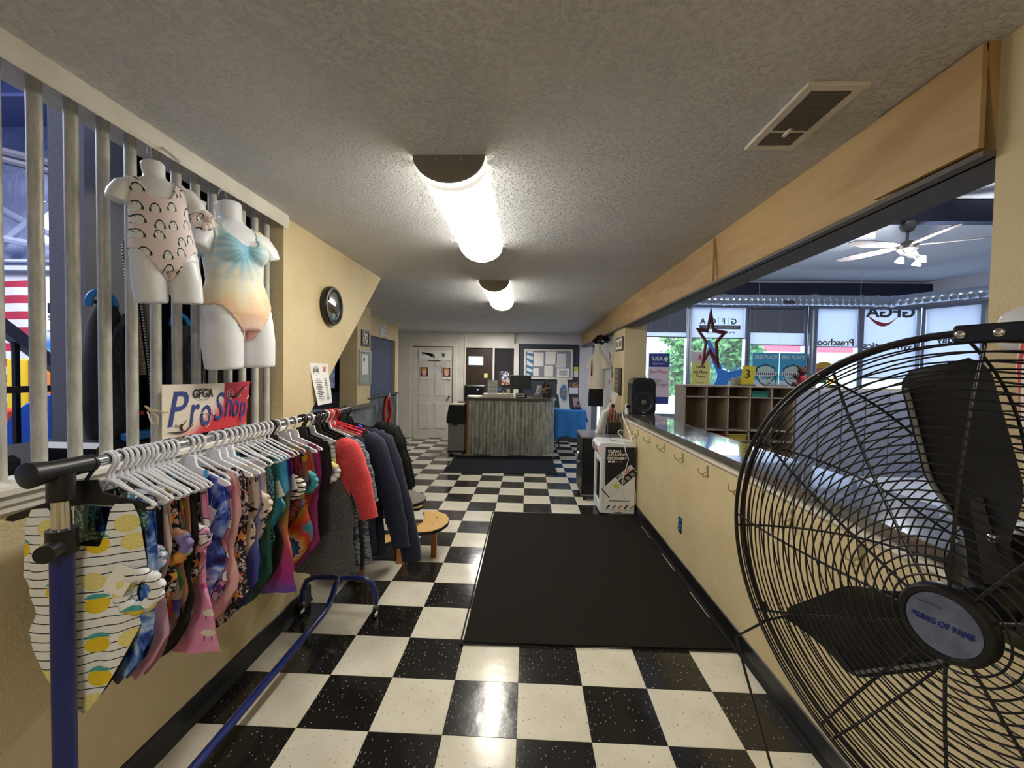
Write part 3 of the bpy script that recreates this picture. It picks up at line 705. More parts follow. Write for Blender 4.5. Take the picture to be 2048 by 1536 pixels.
ceiling_lamp(-3.4, 'added unseen half-round ceiling lamp giving fill light from behind the viewpoint')  # unseen lamp added behind the camera as fill for the near end
t = thing('air_vent', (.9, -.22, 2.34), 'white rectangular ceiling air vent with dark louvres above the half wall', 'vent')
vx0, vx1, vy0, vy1 = .81, .985, -.4, -.045
fr = MB(); e = .028
for a in ((vx0, vx1, vy0, vy0+e), (vx0, vx1, vy1-e, vy1), (vx0, vx0+e, vy0+e, vy1-e), (vx1-e, vx1, vy0+e, vy1-e)): fr.bbox(*a, 2.328, 2.34, .002)
fr.build('vent_frame', M_lip, t)
MB().box(vx0+e, vx1-e, vy0+e, vy1-e, 2.336, 2.339).build('vent_back', M_blackm, t)
for k in range(22):
    y = vy0+e+.006+k*(vy1-vy0-2*e-.01)/22
    MB().prism([(y, 2.336), (y+.003, 2.336), (y+.009, 2.328), (y+.006, 2.328)], vx0+e, vx1-e, 'x').build('louvre', mat('vent_louvre', '6d6a66', .5), t)
MB().box(vx0+e, vx1-e, -.17, -.163, 2.326, 2.334).build('vent_divider', M_lip, t)
MB().box(.885, .895, -.19, -.15, 2.318, 2.326).build('vent_lever', M_lip, t)
# ================================================================ pipes of the grille
pm = MB().cyl((0, 0, 1.16), (0, 0, 2.33), .0178, 14).mesh('grille_pipe', M_galv, 40)
gp = thing('pipe_grille', (-1.43, -.2, 1.2), 'row of upright grey steel pipes filling the wall opening', 'grille')
for k in range(-20, 12):
    o = link('pipe', pm, gp); o.location = (-1.425, -.475+.0978*k, 0)
# ================================================================ left wall: round clock-like mirror, price list, sign
t = thing('wall_mirror', (-1.36, 1.19, 1.92), 'small round black framed convex mirror on the beige wall', 'mirror')
Mx = frame((-1.36, 1.19, 1.922), (0, 1, 0), (0, 0, 1))
MB().lathe([(.0, 0), (.128, 0), (.133, .01), (.133, .035), (.125, .045), (.112, .046), (.1, .036), (.0, .034)], 36, Mx).build('mirror_frame', mat('black_frame', '17140f', .35), t, 40)
MB().lathe([(.0, .035), (.098, .035), (.07, .040), (.035, .043), (0, .044)], 36, Mx).build('mirror_glass', mat('mirror_glass', 'cfd0cc', .03, 1), t, 60)
t = thing('price_list', (-1.355, 1.07, 1.25), 'white two column price list pinned to the beige wall', 'paper')
def pl(u, v): return ((-1.356+.02*(1-v)**2*(1-u)+.004*sin(v*5), .945+.235*u+.055*(1-v)**1.5, 1.250+.275*v), (1, 0, 0))
MB().sheet(pl, 10, 14, .0008).build('paper_sheet', M_paper, t, 60)
def plp(u, v): p = Vector(pl(u, v)[0]); return (p.x+.0015, p.y, p.z)
text('logo', 'GFGA', .035, M_ink, frame(plp(.27, .82), (0, 1, 0), (0, 0, 1)), t, width=.06)
MB().tube([Vector(plp(.27, .82))+Vector((0, .035*cos(a), .028*sin(a))) for a in [2*pi*i/20 for i in range(20)]], .0013, 4, closed=True).build('logo_ring', M_ink, t)
text('heading', 'TAX', .05, M_red, frame(plp(.75, .85), (0, 1, 0), (0, 0, 1)), t, width=.045)
for k in range(13):
    v = .62-.042*k
    for u, w in ((.3, .05+.02*((k*7) % 3)), (.74, .028)):
        p = plp(u, v); MB().box(p[0], p[0]+.0006, p[1]-w/2, p[1]+w/2, p[2]-.002, p[2]+.002).build('price_line', M_ink, t)
t = thing('shop_sign', (-1.36, .11, 1.2), 'red and cream shop sign tied to the grille pipes with twine', 'sign')
def sgn(u, v):
    zt = 1.418-.008*u+.012*u*u; zb = 1.208+.004*u
    return (-1.372+.02*sin(pi*u)+.025*u*u*v, -.117+.470*u, zb+(zt-zb)*v)
def signcol(c):
    u = (c.y+.117)/.47; v = (c.z-1.21)/.205
    swirl = c.noise(9, 2)
    f = (u*1.0 - v*.75 + (swirl-.5)*.25).smooth(.02, .38)
    g = u.gt(.62)*v.gt(.45)
    return c.mix(c.mix(H('e4d9c8'), H('cf3f4a'), f), H('c23644'), g)
M_sign = mat('sign_print', signcol, .35)
MB().sheet(lambda u, v: (sgn(u, v), (1, 0, 0)), 24, 8, .002).build('sign_sheet', M_sign, t, 60)
M_sblue = mat('sign_blue', '2e3f86', .5)
def letter(ch, u, v, sz, w, M=M_sblue, sh=.25, b=.0, nm='lettering'):
    p = Vector(sgn(u, v)); q = Vector(sgn(u+.02, v)); d = (q-p); d.z = 0
    text(nm, ch, sz, M, frame((p.x+.003, p.y, p.z), d, (0, 0, 1)), t, width=w, shear=sh, bold=b)
for ch, u, v, sz, w in (('P', .135, .5, .20, .085), ('r', .285, .45, .20, .048), ('o', .40, .42, .19, .052), ('S', .56, .47, .175, .062), ('h', .685, .50, .165, .05), ('o', .795, .47, .16, .045), ('p', .905, .43, .15, .05)): letter(ch, u, v, sz, w)
letter('GFGA', .37, .80, .05, .1, M_ink, 0, .01, 'logo')
p = Vector(sgn(.37, .79)); MB().tube([p+Vector((.005, .036*cos(a), .024*sin(a))) for a in [2*pi*i/24 for i in range(24)]], .0012, 4, closed=True).build('logo_ring', mat('logo_line', '3d4b8a', .5), t)
p = Vector(sgn(.487, .36)); MB().ball((p.x+.004, p.y, p.z), (.001, .005, .006), 10, 6).build('white_dot', M_paper, t)
M_cream = mat('cream_line', 'f0d9cf', .5)
def spiral(u, v, r, turns, a0, n=40):
    p = Vector(sgn(u, v)); pts = [p+Vector((.004, r*(.15+.85*i/n)*cos(a0+turns*2*pi*i/n), r*(.15+.85*i/n)*sin(a0+turns*2*pi*i/n))) for i in range(n+1)]
    MB().tube(pts, .0013, 4).build('swirl', M_cream, t)
spiral(.70, .76, .026, 1.8, 0); spiral(.83, .70, .014, 1.5, 1); spiral(.40, .28, .012, 1.4, .5); spiral(.92, .85, .008, 1.4, .5)
MB().tube([Vector(sgn(u, v))+Vector((.004, 0, 0)) for u, v in ((.14, .1), (.22, .12), (.27, .25), (.32, .38), (.37, .42), (.42, .40), (.45, .28), (.44, .16), (.41, .10), (.39, .16))], .0014, 4).build('swirl', M_cream, t)
M_sil = mat('dark_silhouette', '3b1d1a', .6)
MB().tube([Vector(sgn(u, v))+Vector((.0045, 0, 0)) for u, v in ((.03, .12), (.10, .09), (.15, .085), (.2, .1), (.24, .17), (.27, .22))], [.0006, .0028, .004, .004, .003, .0006], 6).tube([Vector(sgn(u, v))+Vector((.0045, 0, 0)) for u, v in ((.16, .1), (.155, .2), (.16, .24))], [.004, .003, .0035], 6).tube([Vector(sgn(u, v))+Vector((.0045, 0, 0)) for u, v in ((.1, .24), (.13, .2), (.16, .2), (.175, .22), (.2, .3))], .0015, 5).build('gymnast_silhouette', M_sil, t, 60)
MB().tube([Vector(sgn(u, v))+Vector((.0045, 0, 0)) for u, v in ((.70, .72), (.75, .68), (.80, .70), (.86, .82), (.95, .93))], [.002, .006, .007, .004, .001], 6).tube([Vector(sgn(u, v))+Vector((.0045, 0, 0)) for u, v in ((.76, .7), (.78, .95))], .0008, 4).build('gymnast_silhouette', M_sil, t, 60)
M_twine = mat('twine', 'c9b893', .8)
MB().tube([(-1.395, -.165, 1.34), (-1.37, -.16, 1.325), (-1.36, -.13, 1.315), (-1.36, -.105, 1.312)], .003, 6).tube([(-1.395, -.16, 1.335), (-1.36, -.15, 1.30), (-1.355, -.155, 1.27), (-1.362, -.172, 1.275), (-1.38, -.17, 1.32)], .003, 6).build('twine', M_twine, t, 60)
MB().tube([(-1.352, .335, 1.335), (-1.36, .36, 1.35), (-1.40, .375, 1.355)], .003, 6).build('twine', M_twine, t, 60)
# ================================================================ hooks and outlet on the half wall
M_brass = mat('aged_steel_hook', 'cbbd9c', .28, .85)
def hook(y, label):
    t = thing('coat_hook', (1.19, y, .87), label, 'hook', 'double coat hooks on the half wall')
    z = .872
    MB().prism([(y-.011, z-.035), (y+.011, z-.035), (y+.011, z+.03), (y+.006, z+.036), (y-.006, z+.036), (y-.011, z+.03)], 1.1845, 1.19, 'x').build('hook_plate', M_brass, t)
    MB().tube([(1.185, y, z+.005), (1.17, y, z-.01), (1.155, y, z-.02), (1.135, y, z-.012), (1.128, y, z+.012), (1.13, y, z+.022)], [.005, .005, .0045, .004, .004, .006], 8).build('hook_arm', M_brass, t, 60)
    MB().tube([(1.185, y, z-.02), (1.175, y, z-.035), (1.163, y, z-.035), (1.158, y, z-.022)], [.004, .004, .004, .005], 8).build('lower_prong', M_brass, t, 60)
for y, lab in ((2.75, 'coat hook nearest the drink cooler'), (2.33, 'second coat hook from the drink cooler'), (1.92, 'third coat hook from the drink cooler'), (1.495, 'coat hook above the blue taped outlet'), (1.06, 'fifth coat hook from the drink cooler'), (.66, 'coat hook at the rim of the big fan cage'), (.2, 'coat hook seen through the big fan cage'), (-.18, 'coat hook behind the fan hub')): hook(y, lab)
t = thing('wall_outlet', (1.19, 1.5, .36), 'blue taped electrical outlet low on the half wall', 'outlet')
MB().bbox(1.184, 1.19, 1.475, 1.535, .30, .42, .003).build('outlet_plate', M_black, t)
for z in (.33, .36, .40): MB().box(1.1825, 1.185, 1.472, 1.538, z-.009, z+.009).build('blue_tape', mat('blue_tape', '2f5fae', .6), t)
# ================================================================ floor mats
def floor_mat(x0, x1, y0, y1, col, label, sk=0):
    P = [(x0, y0), (x1, y0+sk), (x1, y1+sk), (x0, y1)]
    t = thing('floor_mat', ((x0+x1)/2, (y0+y1)/2, 0), label, 'mat')
    M = mat('mat_pile_'+col, lambda c: c.mix(H(col), tuple(v*1.5 for v in H(col)), c.noise(140, 3).smooth(.4, .65)), .95, bump=peel(220), bump_d=.004, spec=.2)
    MB().prism([(x0+.015, y0+.015), (x1-.015, y0+sk+.015), (x1-.015, y1+sk-.015), (x0+.015, y1-.015)], .001, .011, 'z').build('mat_pile', M, t)
    b = MB(); b.tube([(*p, .006) for p in P], .0055, 6, closed=True); b.build('mat_edge', mat('mat_rubber', '121214', .7), t)
floor_mat(-.322, 1.165, .56, 2.70, '1b1713', 'large black entrance mat on the checkered floor beside the half wall', .03)
floor_mat(-1.21, .49, 4.36, 5.60, '14161f', 'dark navy mat on the floor in front of the reception desk', .1)
# ================================================================ reception desk
t = thing('reception_desk', (-.25, 6.1, 0), 'reception desk with corrugated metal front and curved right end', 'desk')
path = [(-1.02, 5.8)] + [(-.9+.1*i, 5.8) for i in range(10)] + [(.1+.42*sin(a), 6.22-.42*cos(a)) for a in [pi/2*i/9 for i in range(10)]] + [(.52, 6.5)]
pts = [Vector((*p, 0)) for p in path]
seg = [0]
for a, b_ in zip(pts, pts[1:]): seg.append(seg[-1]+(b_-a).length)
Ltot = seg[-1]
def along(s):
    for i in range(len(seg)-1):
        if s <= seg[i+1]+1e-9:
            f = (s-seg[i])/(seg[i+1]-seg[i]); d = (pts[i+1]-pts[i]).normalized()
            return pts[i].lerp(pts[i+1], f), Vector((d.y, -d.x, 0))
    d = (pts[-1]-pts[-2]).normalized(); return pts[-1], Vector((d.y, -d.x, 0))
def dfn(u, v):
    p, n = along(u*Ltot); p = p + n*(.009*(1+cos(2*pi*u*Ltot/.068)))
    return (p.x, p.y, .005+.965*v), n
MB().sheet(dfn, int(Ltot/.068*8), 1, .002).build('corrugated_front', M_corr, t, 50)
off = [along(s)[0]+along(s)[1]*.05 for s in [Ltot*i/40 for i in range(41)]]
top = [(p.x, p.y) for p in off] + [(.2, 6.6), (-.2, 6.6), (-.25, 6.35), (-1.08, 6.35), (-1.08, 5.75)]
MB().prism(top, .975, 1.02, 'z').build('desk_top', mat('desk_laminate', '5d5450', .25), t)
MB().box(-1.055, -1.02, 5.78, 6.33, 0, .97).build('end_panel', M_wood, t)
MB().box(-1.0, .4, 6.1, 6.12, .02, .97).build('inner_panel', M_black, t)
MB().box(-1.02, .2, 6.12, 6.75, .70, .73).build('work_surface', mat('desk_laminate', '5d5450', .25), t)
MB().box(-1.25, -1.085, 6.0, 6.33, .90, .93).build('side_ledge', M_lam, t)
# things on the desk
t = thing('printer', (-.98, 6.35, .93), 'black printer at the left end of the reception desk', 'printer')
MB().bbox(-1.20, -.80, 6.36, 6.75, .74, 1.22, .015).build('printer_body', M_black, t)
MB().bbox(-1.17, -.83, 6.33, 6.36, 1.05, 1.2, .004).build('printer_panel', M_blackm, t)
MB().cyl((-.93, 6.328, 1.14), (-.93, 6.333, 1.14), .012, 12).build('printer_light', mat('led_blue', '3355cc', .3, emit=((.3, .45, 1), 1)), t)
t = thing('monitor', (-.1, 6.3, 1.02), 'black computer monitor seen from behind on the reception desk', 'monitor')
MB().bbox(-.30, .09, 6.28, 6.32, 1.16, 1.43, .008).build('monitor_panel', mat('monitor_back', '1b1e26', .4), t)
MB().bbox(-.14, -.06, 6.3, 6.34, 1.03, 1.2, .006).build('monitor_neck', M_black, t)
MB().bbox(-.19, .02, 6.24, 6.44, 1.021, 1.035, .004).build('monitor_base', M_black, t)
t = thing('card_reader', (-.1, 6.0, 1.02), 'small black card terminal below the monitor', 'terminal')
MB().bbox(-.19, .0, 5.95, 6.08, 1.021, 1.10, .01).build('terminal_body', M_black, t)
MB().bbox(-.17, -.03, 5.94, 5.951, 1.035, 1.09, .003).build('terminal_trim', M_paper, t)
MB().bbox(-.16, -.05, 5.935, 5.942, 1.045, 1.08, .002).build('terminal_screen', mat('term_screen', '5a564f', .3), t)
MB().box(-.785, -.245, 5.98, 6.14, 1.021, 1.085).build('paper_tray', mat('cream_tray', 'ddd8c6', .5), label='long cream tray on the reception desk under the notice', cat='tray')
t = thing('notice', (-.61, 5.97, 1.08), 'white printed notice standing on the cream tray', 'notice')
MB().box(-.705, -.525, 5.955, 5.96, 1.087, 1.335).build('notice_sheet', M_paper, t)
for k in range(7): MB().box(-.68, -.55+.02*((k*3) % 2), 5.953, 5.955, 1.12+.025*k, 1.126+.025*k).build('print_line', mat('grey_ink', '7d7d80', .6), t)
text('heading', 'GFGA', .035, M_ink, frame((-.66, 5.952, 1.31), (1, 0, 0), (0, 0, 1)), t, width=.06)
MB().prism(rrect(-.515, -.445, 1.14, 1.20, .01), 6.0, 6.006, 'y').build('blue_card', mat('blue_card', '3f86c4', .5), label='small bright blue card beside the white notice', cat='card')
MB().box(-.36, -.30, 6.0, 6.03, 1.087, 1.17).build('white_box', M_paper, label='small white box on the cream tray near the monitor', cat='box')
MB().ball((-.42, 6.0, 1.105), .018).build('figurine', mat('pale_pink', 'e6bdb0', .5), smooth=60, label='tiny pale figurine on the cream tray', cat='figurine')
t = thing('photo_collage', (-.4, 6.6, 1.25), 'photo card collage propped behind the tray', 'photo')
MB().box(-.50, -.34, 6.595, 6.6, 1.35, 1.50).build('photo_card', mat('photo_blue', lambda c: c.mix(H('2b3a5c'), H('d8dde8'), c.noise(30, 2).smooth(.45, .6)), .4), t)
MB().box(-.49, -.33, 6.59, 6.595, 1.23, 1.34).build('photo_card', mat('photo_red', lambda c: c.mix(H('7a3b35'), H('d8c7bd'), c.noise(26, 2).smooth(.4, .6)), .4), t)
MB().box(-.55, -.30, 6.6, 6.62, .73, 1.5).build('collage_board', mat('brown_board', '3a2c25', .6), t)
MB().bbox(-1.06, -.80, 5.83, 6.0, 1.021, 1.05, .003).build('paper_stack', M_paper, label='stack of white forms at the left end of the desk', cat='papers')
MB().bbox(-1.0, -.84, 5.78, 5.83, 1.021, 1.03, .002).build('index_cards', mat('cream_card', 'efe6cf', .6), label='two small cream cards at the front of the desk', cat='cards')
t = thing('brochure_holder', (.2, 5.97, 1.02), 'clear brochure holder with a tilted white leaflet on the desk', 'brochure holder')
MB().prism([(.10, 1.021), (.26, 1.021), (.26, 1.09), (.10, 1.07)], 5.93, 6.0, 'y').build('holder_base', mat('clear_grey', '8d8f92', .2, alpha=.6), t)
MB().prism([(.155, 1.08), (.235, 1.06), (.285, 1.24), (.205, 1.26)], 5.94, 5.946, 'y').build('leaflet', M_paper, t)
for k in range(4): MB().prism([(.185+.012*k, 1.10+.04*k), (.235+.012*k, 1.09+.04*k), (.238+.012*k, 1.10+.04*k), (.188+.012*k, 1.11+.04*k)], 5.938, 5.94, 'y').build('print_line', M_ink, t)
t = thing('trophy_figure', (.36, 6.1, 1.02), 'dark pointed gift bag with tan pattern on the desk', 'bag')
MB().prism([(.30, 1.021), (.46, 1.021), (.48, 1.18), (.42, 1.26), (.38, 1.38), (.34, 1.26), (.29, 1.2)], 6.06, 6.14, 'y').build('bag_body', mat('tan_pattern', lambda c: c.mix(H('2a2220'), H('b08d6b'), c.noise(24, 3).smooth(.5, .6)), .5), t)
MB().prism([(.295, 1.2), (.34, 1.34), (.36, 1.26), (.33, 1.2)], 6.05, 6.06, 'y').build('bag_flap', M_black, t)
# ================================================================ trash bin
t = thing('trash_bin', (-1.23, 5.82, 0), 'tall grey and black rolling trash bin beside the desk', 'bin')
MB().bbox(-1.375, -1.085, 5.68, 5.98, .06, .56, .012).build('bin_body', mat('bin_steel', '8b8885', .35, .5), t)
MB().prism([(-1.40, .56), (-1.07, .56), (-1.07, .68), (-1.085, .70), (-1.10, .88), (-1.36, .88), (-1.39, .70), (-1.40, .68)], 5.66, 6.0, 'y').build('bin_lid', M_black, t)
MB().bbox(-1.35, -1.11, 5.69, 5.97, .88, .90, .004).build('lid_top', mat('lid_liner', 'b9b19c', .6), t)
MB().box(-1.29, -1.20, 5.645, 5.66, .53, .57).build('lid_latch', M_black, t)
MB().box(-1.38, -1.08, 5.67, 5.99, .045, .07).build('bin_base', M_black, t)
for x, y in ((-1.35, 5.71), (-1.11, 5.71), (-1.35, 5.95), (-1.11, 5.95)): MB().cyl((x-.012, y, .024), (x+.012, y, .024), .024, 12).build('caster', M_black, t)
# ================================================================ table under blue cloth
t = thing('folding_table', (.9, 6.75, 0), 'small folding table standing under the blue cloth', 'table')
MB().box(.60, 1.16, 6.5, 7.1, .73, .755).build('table_top', M_lip, t)
for x in (.66, 1.10):
    for y in (6.56, 7.04): MB().cyl((x, y, 0), (x, y, .73), .012, 8).build('leg', M_black, t)
def cloth(u, v):
    # v 0..1 from table edge over the front to the hem
    x = .57+.60*u
    if v < .35: y = 7.1-.62*(v/.35); z = .762
    else:
        f = (v-.35)/.65; drop = .45+.18*u+.02*sin(u*9) if u < .93 else .3
        y = 6.485-.04*f*(1+.6*sin(u*14)); z = .758-f*(.58 if u > .08 else .66)*(.85+.2*abs(u-.35))
    return (x, y, z), (0, -.7, .7)
c_ = MB().sheet(cloth, 30, 20, .003)
c_.sheet(lambda u, v: ((1.165+.06*v*(1+.4*sin(u*7)), 6.5+.55*u, .762-(.30-.12*u)*v), (1, 0, .2)), 12, 8, .003)
c_.build('tablecloth', mat('blue_cloth', '2f7fd0', .75), smooth=60, label='bright blue cloth draped over the small table by the desk', cat='tablecloth')
t = thing('display_board', (.73, 6.62, .77), 'tall leaning white poster board with a blue drawing on the blue table', 'poster')
def tiltp(x0, x1, z0, z1, y, dx): return [(x0+dx, z0), (x1+dx, z0), (x1, z1), (x0, z1)]
MB().prism([(.67, .775), (.87, .775), (.80, 1.39), (.60, 1.39)], 6.62, 6.63, 'y').build('board_sheet', M_paper, t)
MB().prism([(.735+.072*cos(a), 1.10+.16*sin(a)) for a in [2*pi*i/24 for i in range(24)]], 6.612, 6.618, 'y').build('oval_picture', mat('oval_blue', lambda c: c.mix(H('3f78b8'), H('9db8cf'), c.noise(25, 2).smooth(.4, .6)), .5), t)
MB().prism([(.735+.03*cos(a), 1.10+.09*sin(a)) for a in [2*pi*i/20 for i in range(20)]], 6.606, 6.611, 'y').build('oval_centre', mat('oval_tan', 'a98f72', .5), t)
MB().bbox(.90, 1.10, 6.62, 6.75, .766, .79, .004).build('stand_base', M_black, label='black stand base on the blue table', cat='stand')
MB().prism([(.96, .79), (1.09, .79), (1.05, 1.0), (.92, 1.0)], 6.7, 6.705, 'y').build('photo_print', mat('photo_pinkish', lambda c: c.mix(H('d9b5b0'), H('4c4a5e'), c.noise(18, 2).smooth(.45, .6)), .4), label='small photo print leaning on the black stand', cat='photo')
# ================================================================ bulletin board, papers on walls
t = thing('bulletin_board', (.46, 7.39, 1.37), 'white framed notice board with papers on the dark wall behind the desk', 'notice board')
MB().box(-.03, .96, 7.385, 7.397, 1.37, 1.96).build('board_back', mat('board_grey', '8f909c', .7), t)
f = MB()
for a in ((-.06, .99, 1.34, 1.38), (-.06, .99, 1.95, 1.99), (-.06, -.02, 1.38, 1.95), (.95, .99, 1.38, 1.95)): f.bbox(a[0], a[1], 7.365, 7.395, a[2], a[3], .004)
f.build('board_frame', M_lip, t)
M_stripe = mat('striped_leaflet', lambda c: c.mix(H('dfe6f0'), H('3f78a8'), ((c.x*18+c.z*46+c.noise(6, 2)*4).sin().gt(.2))), .5)
for x0, x1, z0, z1, M in ((0, .13, 1.40, 1.94, M_stripe), (.15, .36, 1.62, 1.92, M_paper), (.14, .26, 1.41, 1.58, M_paper), (.40, .64, 1.66, 1.94, M_paper), (.38, .57, 1.40, 1.64, M_paper), (.62, .84, 1.6, 1.9, M_lilac), (.65, .92, 1.395, 1.58, M_paper)):
    MB().box(x0, x1, 7.381, 7.385, z0, z1).build('pinned_paper', M, t)
for z in (1.44, 1.48, 1.52): MB().box(.70, .87, 7.379, 7.381, z, z+.012).build('print_line', mat('grey_ink', '7d7d80', .6), t)
def wall_paper(name, x0, x1, z0, z1, M, label, y=7.396): return MB().box(x0, x1, y, y+.004, z0, z1).build(name, M, label=label, cat='paper')
wall_paper('flyer', .985+.03, 1.11, 1.40, 1.62, mat('yellow_flyer', lambda c: c.mix(H('e9e7df'), H('d3d05a'), c.z.gt(1.53)), .5), 'narrow white and yellow flyer right of the notice board')
wall_paper('flyer', .92, 1.115, 1.04, 1.29, mat('group_flyer', lambda c: c.mix(H('e6e6ea'), c.mix(H('c98a4a'), H('4a4a66'), c.noise(22, 2).smooth(.42, .55)), c.z.gt(1.17)), .5), 'flyer with a group photo on the dark wall above the blue table')
wall_paper('flyer', .66, .74, 1.02, 1.25, M_paper, 'plain narrow flyer behind the leaning poster board')
# pictures on the white door: generic portraits
def portrait(x, label):
    t = thing('door_picture', (x, 7.39, 1.4), label, 'picture')
    MB().box(x-.1, x+.1, 7.388, 7.392, 1.30, 1.575).build('picture_sheet', M_paper, t)
    MB().box(x-.085, x+.085, 7.384, 7.388, 1.36, 1.56).build('picture_print', mat('print_red', lambda c: c.mix(H('8f2f3c'), H('3b2530'), c.noise(30, 2).smooth(.45, .55)), .5), t)
    MB().prism([(x+.05*cos(a), 1.445+.075*sin(a)) for a in [2*pi*i/18 for i in range(18)]], 7.381, 7.384, 'y').build('picture_face', mat('print_face', 'e3bfae', .5), t)
    MB().prism([(x-.06, 1.47), (x-.055, 1.53), (x, 1.55), (x+.055, 1.53), (x+.06, 1.47), (x+.03, 1.51), (x-.02, 1.51)], 7.378, 7.381, 'y').build('picture_hair', mat('print_hair', 'c79a55', .5), t)
portrait(-2.235, 'left of two small portrait prints on the white door'); portrait(-1.745, 'right of two small portrait prints on the white door')
t = thing('door_banner', (-2.0, 7.39, 1.8), 'wide pale paper strip with grey figures across the white door', 'paper')
MB().box(-2.36, -1.66, 7.388, 7.392, 1.72, 1.93).build('strip_sheet', M_paper, t)
MB().prism([(-2.3, 1.89), (-2.1, 1.87), (-2.05, 1.78), (-2.0, 1.76), (-2.02, 1.84), (-2.12, 1.85), (-2.28, 1.84)], 7.384, 7.388, 'y').prism([(-1.86, 1.87), (-1.78, 1.86), (-1.8, 1.79), (-1.84, 1.79)], 7.384, 7.388, 'y').build('grey_print', mat('dark_print', '5a5654', .6), t)
MB().box(-2.15, -1.88, 7.384, 7.388, 1.70, 1.71).build('dark_line', M_ink, t)
# frames on the post, papers on header, screen in the recess
def wall_frame(name, y0, y1, z0, z1, M, Mi, label, x=-2.19, th=.02, brd=.03):
    t = thing(name, (x, (y0+y1)/2, z0), label, 'picture')
    f = MB()
    for a in ((y0, y1, z0, z0+brd), (y0, y1, z1-brd, z1), (y0, y0+brd, z0+brd, z1-brd), (y1-brd, y1, z0+brd, z1-brd)): f.bbox(x+.001, x+th, a[0], a[1], a[2], a[3], .003)
    f.build('picture_frame', M, t); MB().box(x+.001, x+.008, y0+brd, y1-brd, z0+brd, z1-brd).build('picture_mount', Mi, t); return t
wall_frame('framed_print', 3.80, 4.06, 1.80, 2.02, M_black, mat('bw_print', lambda c: c.mix(H('e3e0d8'), H('55524e'), c.noise(30, 2).smooth(.48, .55)), .5), 'small black framed print high on the beige post', brd=.035)
t = wall_frame('framed_certificate', 3.72, 4.12, 1.28, 1.75, mat('silver_frame', 'b9b8b0', .35, .6), mat('teal_mount', '8fa9a6', .6), 'silver framed certificate with teal mount on the beige post')
MB().box(-2.181, -2.178, 3.82, 4.02, 1.42, 1.69).build('certificate', M_paper, t)
MB().ball((-2.177, 3.88, 1.62), (.001, .03, .03), 10, 6).build('certificate_seal', M_ink, t)
MB().box(-2.497, -2.494, 5.35, 5.75, 2.06, 2.27).build('wall_notice', mat('notice_print', lambda c: c.mix(H('dfdfdd'), H('8a93a6'), (c.z*180).sin().gt(.3)*c.noise(20, 2).gt(.45)), .6), label='pale printed notice high on the beige header', cat='paper')
t = thing('wall_screen', (-2.6, 3.74, 1.15), 'dark framed screen with a blurry picture behind the diagonal wall edge', 'screen')
MB().bbox(-2.95, -2.45, 3.715, 3.745, 1.19, 1.80, .006).build('screen_frame', M_black, t)
MB().box(-2.90, -2.50, 3.712, 3.716, 1.24, 1.75).build('screen_picture', mat('screen_picture', lambda c: c.ramp(c.noise(6, 3, dist=1), [(0, H('15152a')), (.45, H('3a3560')), (.55, H('6aa3a8')), (.62, H('c9d3e6')), (.75, H('4a2f50'))]), .3, emit=((.3, .32, .5), .15)), t)
# red rope loop with white clip on the wainscot
t = thing('rope_loop', (-2.48, 5.75, .45), 'thick red rope loop hanging from a white clip on the wainscot', 'rope')
lp = []
for i in range(60):
    a = 2*pi*i/60; w = .17*(1 if sin(a) < 0 else (1-.55*sin(a)))
    lp.append((-2.487, 5.76+w*cos(a), .74+.27*sin(a)))
R = MB(); R.tube(lp, .028, 8, closed=True)
M_rope = mat('red_rope', lambda c: c.mix(H('d8402f'), H('9e2319'), ((c.z*2.2+c.y*1.6)*70).sin().gt(.35)), .7)
R.build('rope', M_rope, t, 60)
MB().tube([(-2.46, 5.70, .98), (-2.45, 5.75, 1.05), (-2.46, 5.80, .98)], .008, 6).tube([(-2.45, 5.75, 1.05), (-2.47, 5.76, 1.10)], .01, 6).build('rope_clip', M_wpl, t, 60)
# ================================================================ low cabinet and drink cooler by the half wall
t = thing('low_cabinet', (.92, 3.47, 0), 'low black two door cabinet with grey top behind the drink cooler', 'cabinet')
M_cab = mat('black_cabinet', '15151a', .35)
MB().bbox(.69, 1.165, 3.21, 3.76, .07, .735, .003).build('cabinet_body', M_cab, t)
MB().bbox(.665, 1.17, 3.19, 3.78, .735, .757, .003).build('cabinet_top', mat('cabinet_top', '7d7e86', .18, spec=.6), t)
for y0, y1, hy in ((3.215, 3.48, 3.455), (3.485, 3.755, 3.51)):
    d = MB().bbox(.672, .689, y0, y1, .08, .73, .003).build('cabinet_door', M_cab, t)
    MB().tube([(.672, hy, .40), (.652, hy, .40), (.652, hy, .52), (.672, hy, .52)], .005, 8).build('door_handle', M_chrome, d, 40)
MB().cyl((.668, 3.45, .60), (.673, 3.45, .60), .01, 12).build('cabinet_lock', M_chrome, t)
for x in (.71, 1.13):
    for y in (3.24, 3.72): MB().cyl((x, y, 0), (x, y, .07), .018, 10).build('foot', M_black, t)
MB().box(.675, 1.165, 3.2, 3.77, .055, .072).build('cabinet_plinth', M_steel, t)
t = thing('drink_cooler', (1.0, 2.95, 0), 'white countertop drink cooler with a printed side and glass door', 'cooler')
y0, y1 = 2.742, 3.165
MB().bbox(.845, 1.168, y0, y1, .012, .735, .006).build('cooler_body', M_wpl, t)
dr = MB()
for a in ((y0, y0+.055, .02, .60), (y1-.055, y1, .02, .60), (y0+.055, y1-.055, .02, .12), (y0+.055, y1-.055, .54, .60)): dr.bbox(.805, .842, a[0], a[1], a[2], a[3], .004)
d = dr.build('cooler_door', M_wpl, t)
MB().box(.818, .826, y0+.05, y1-.05, .115, .545).build('door_glass', mat('dark_door_glass', '20262a', .08, spec=.6), d)
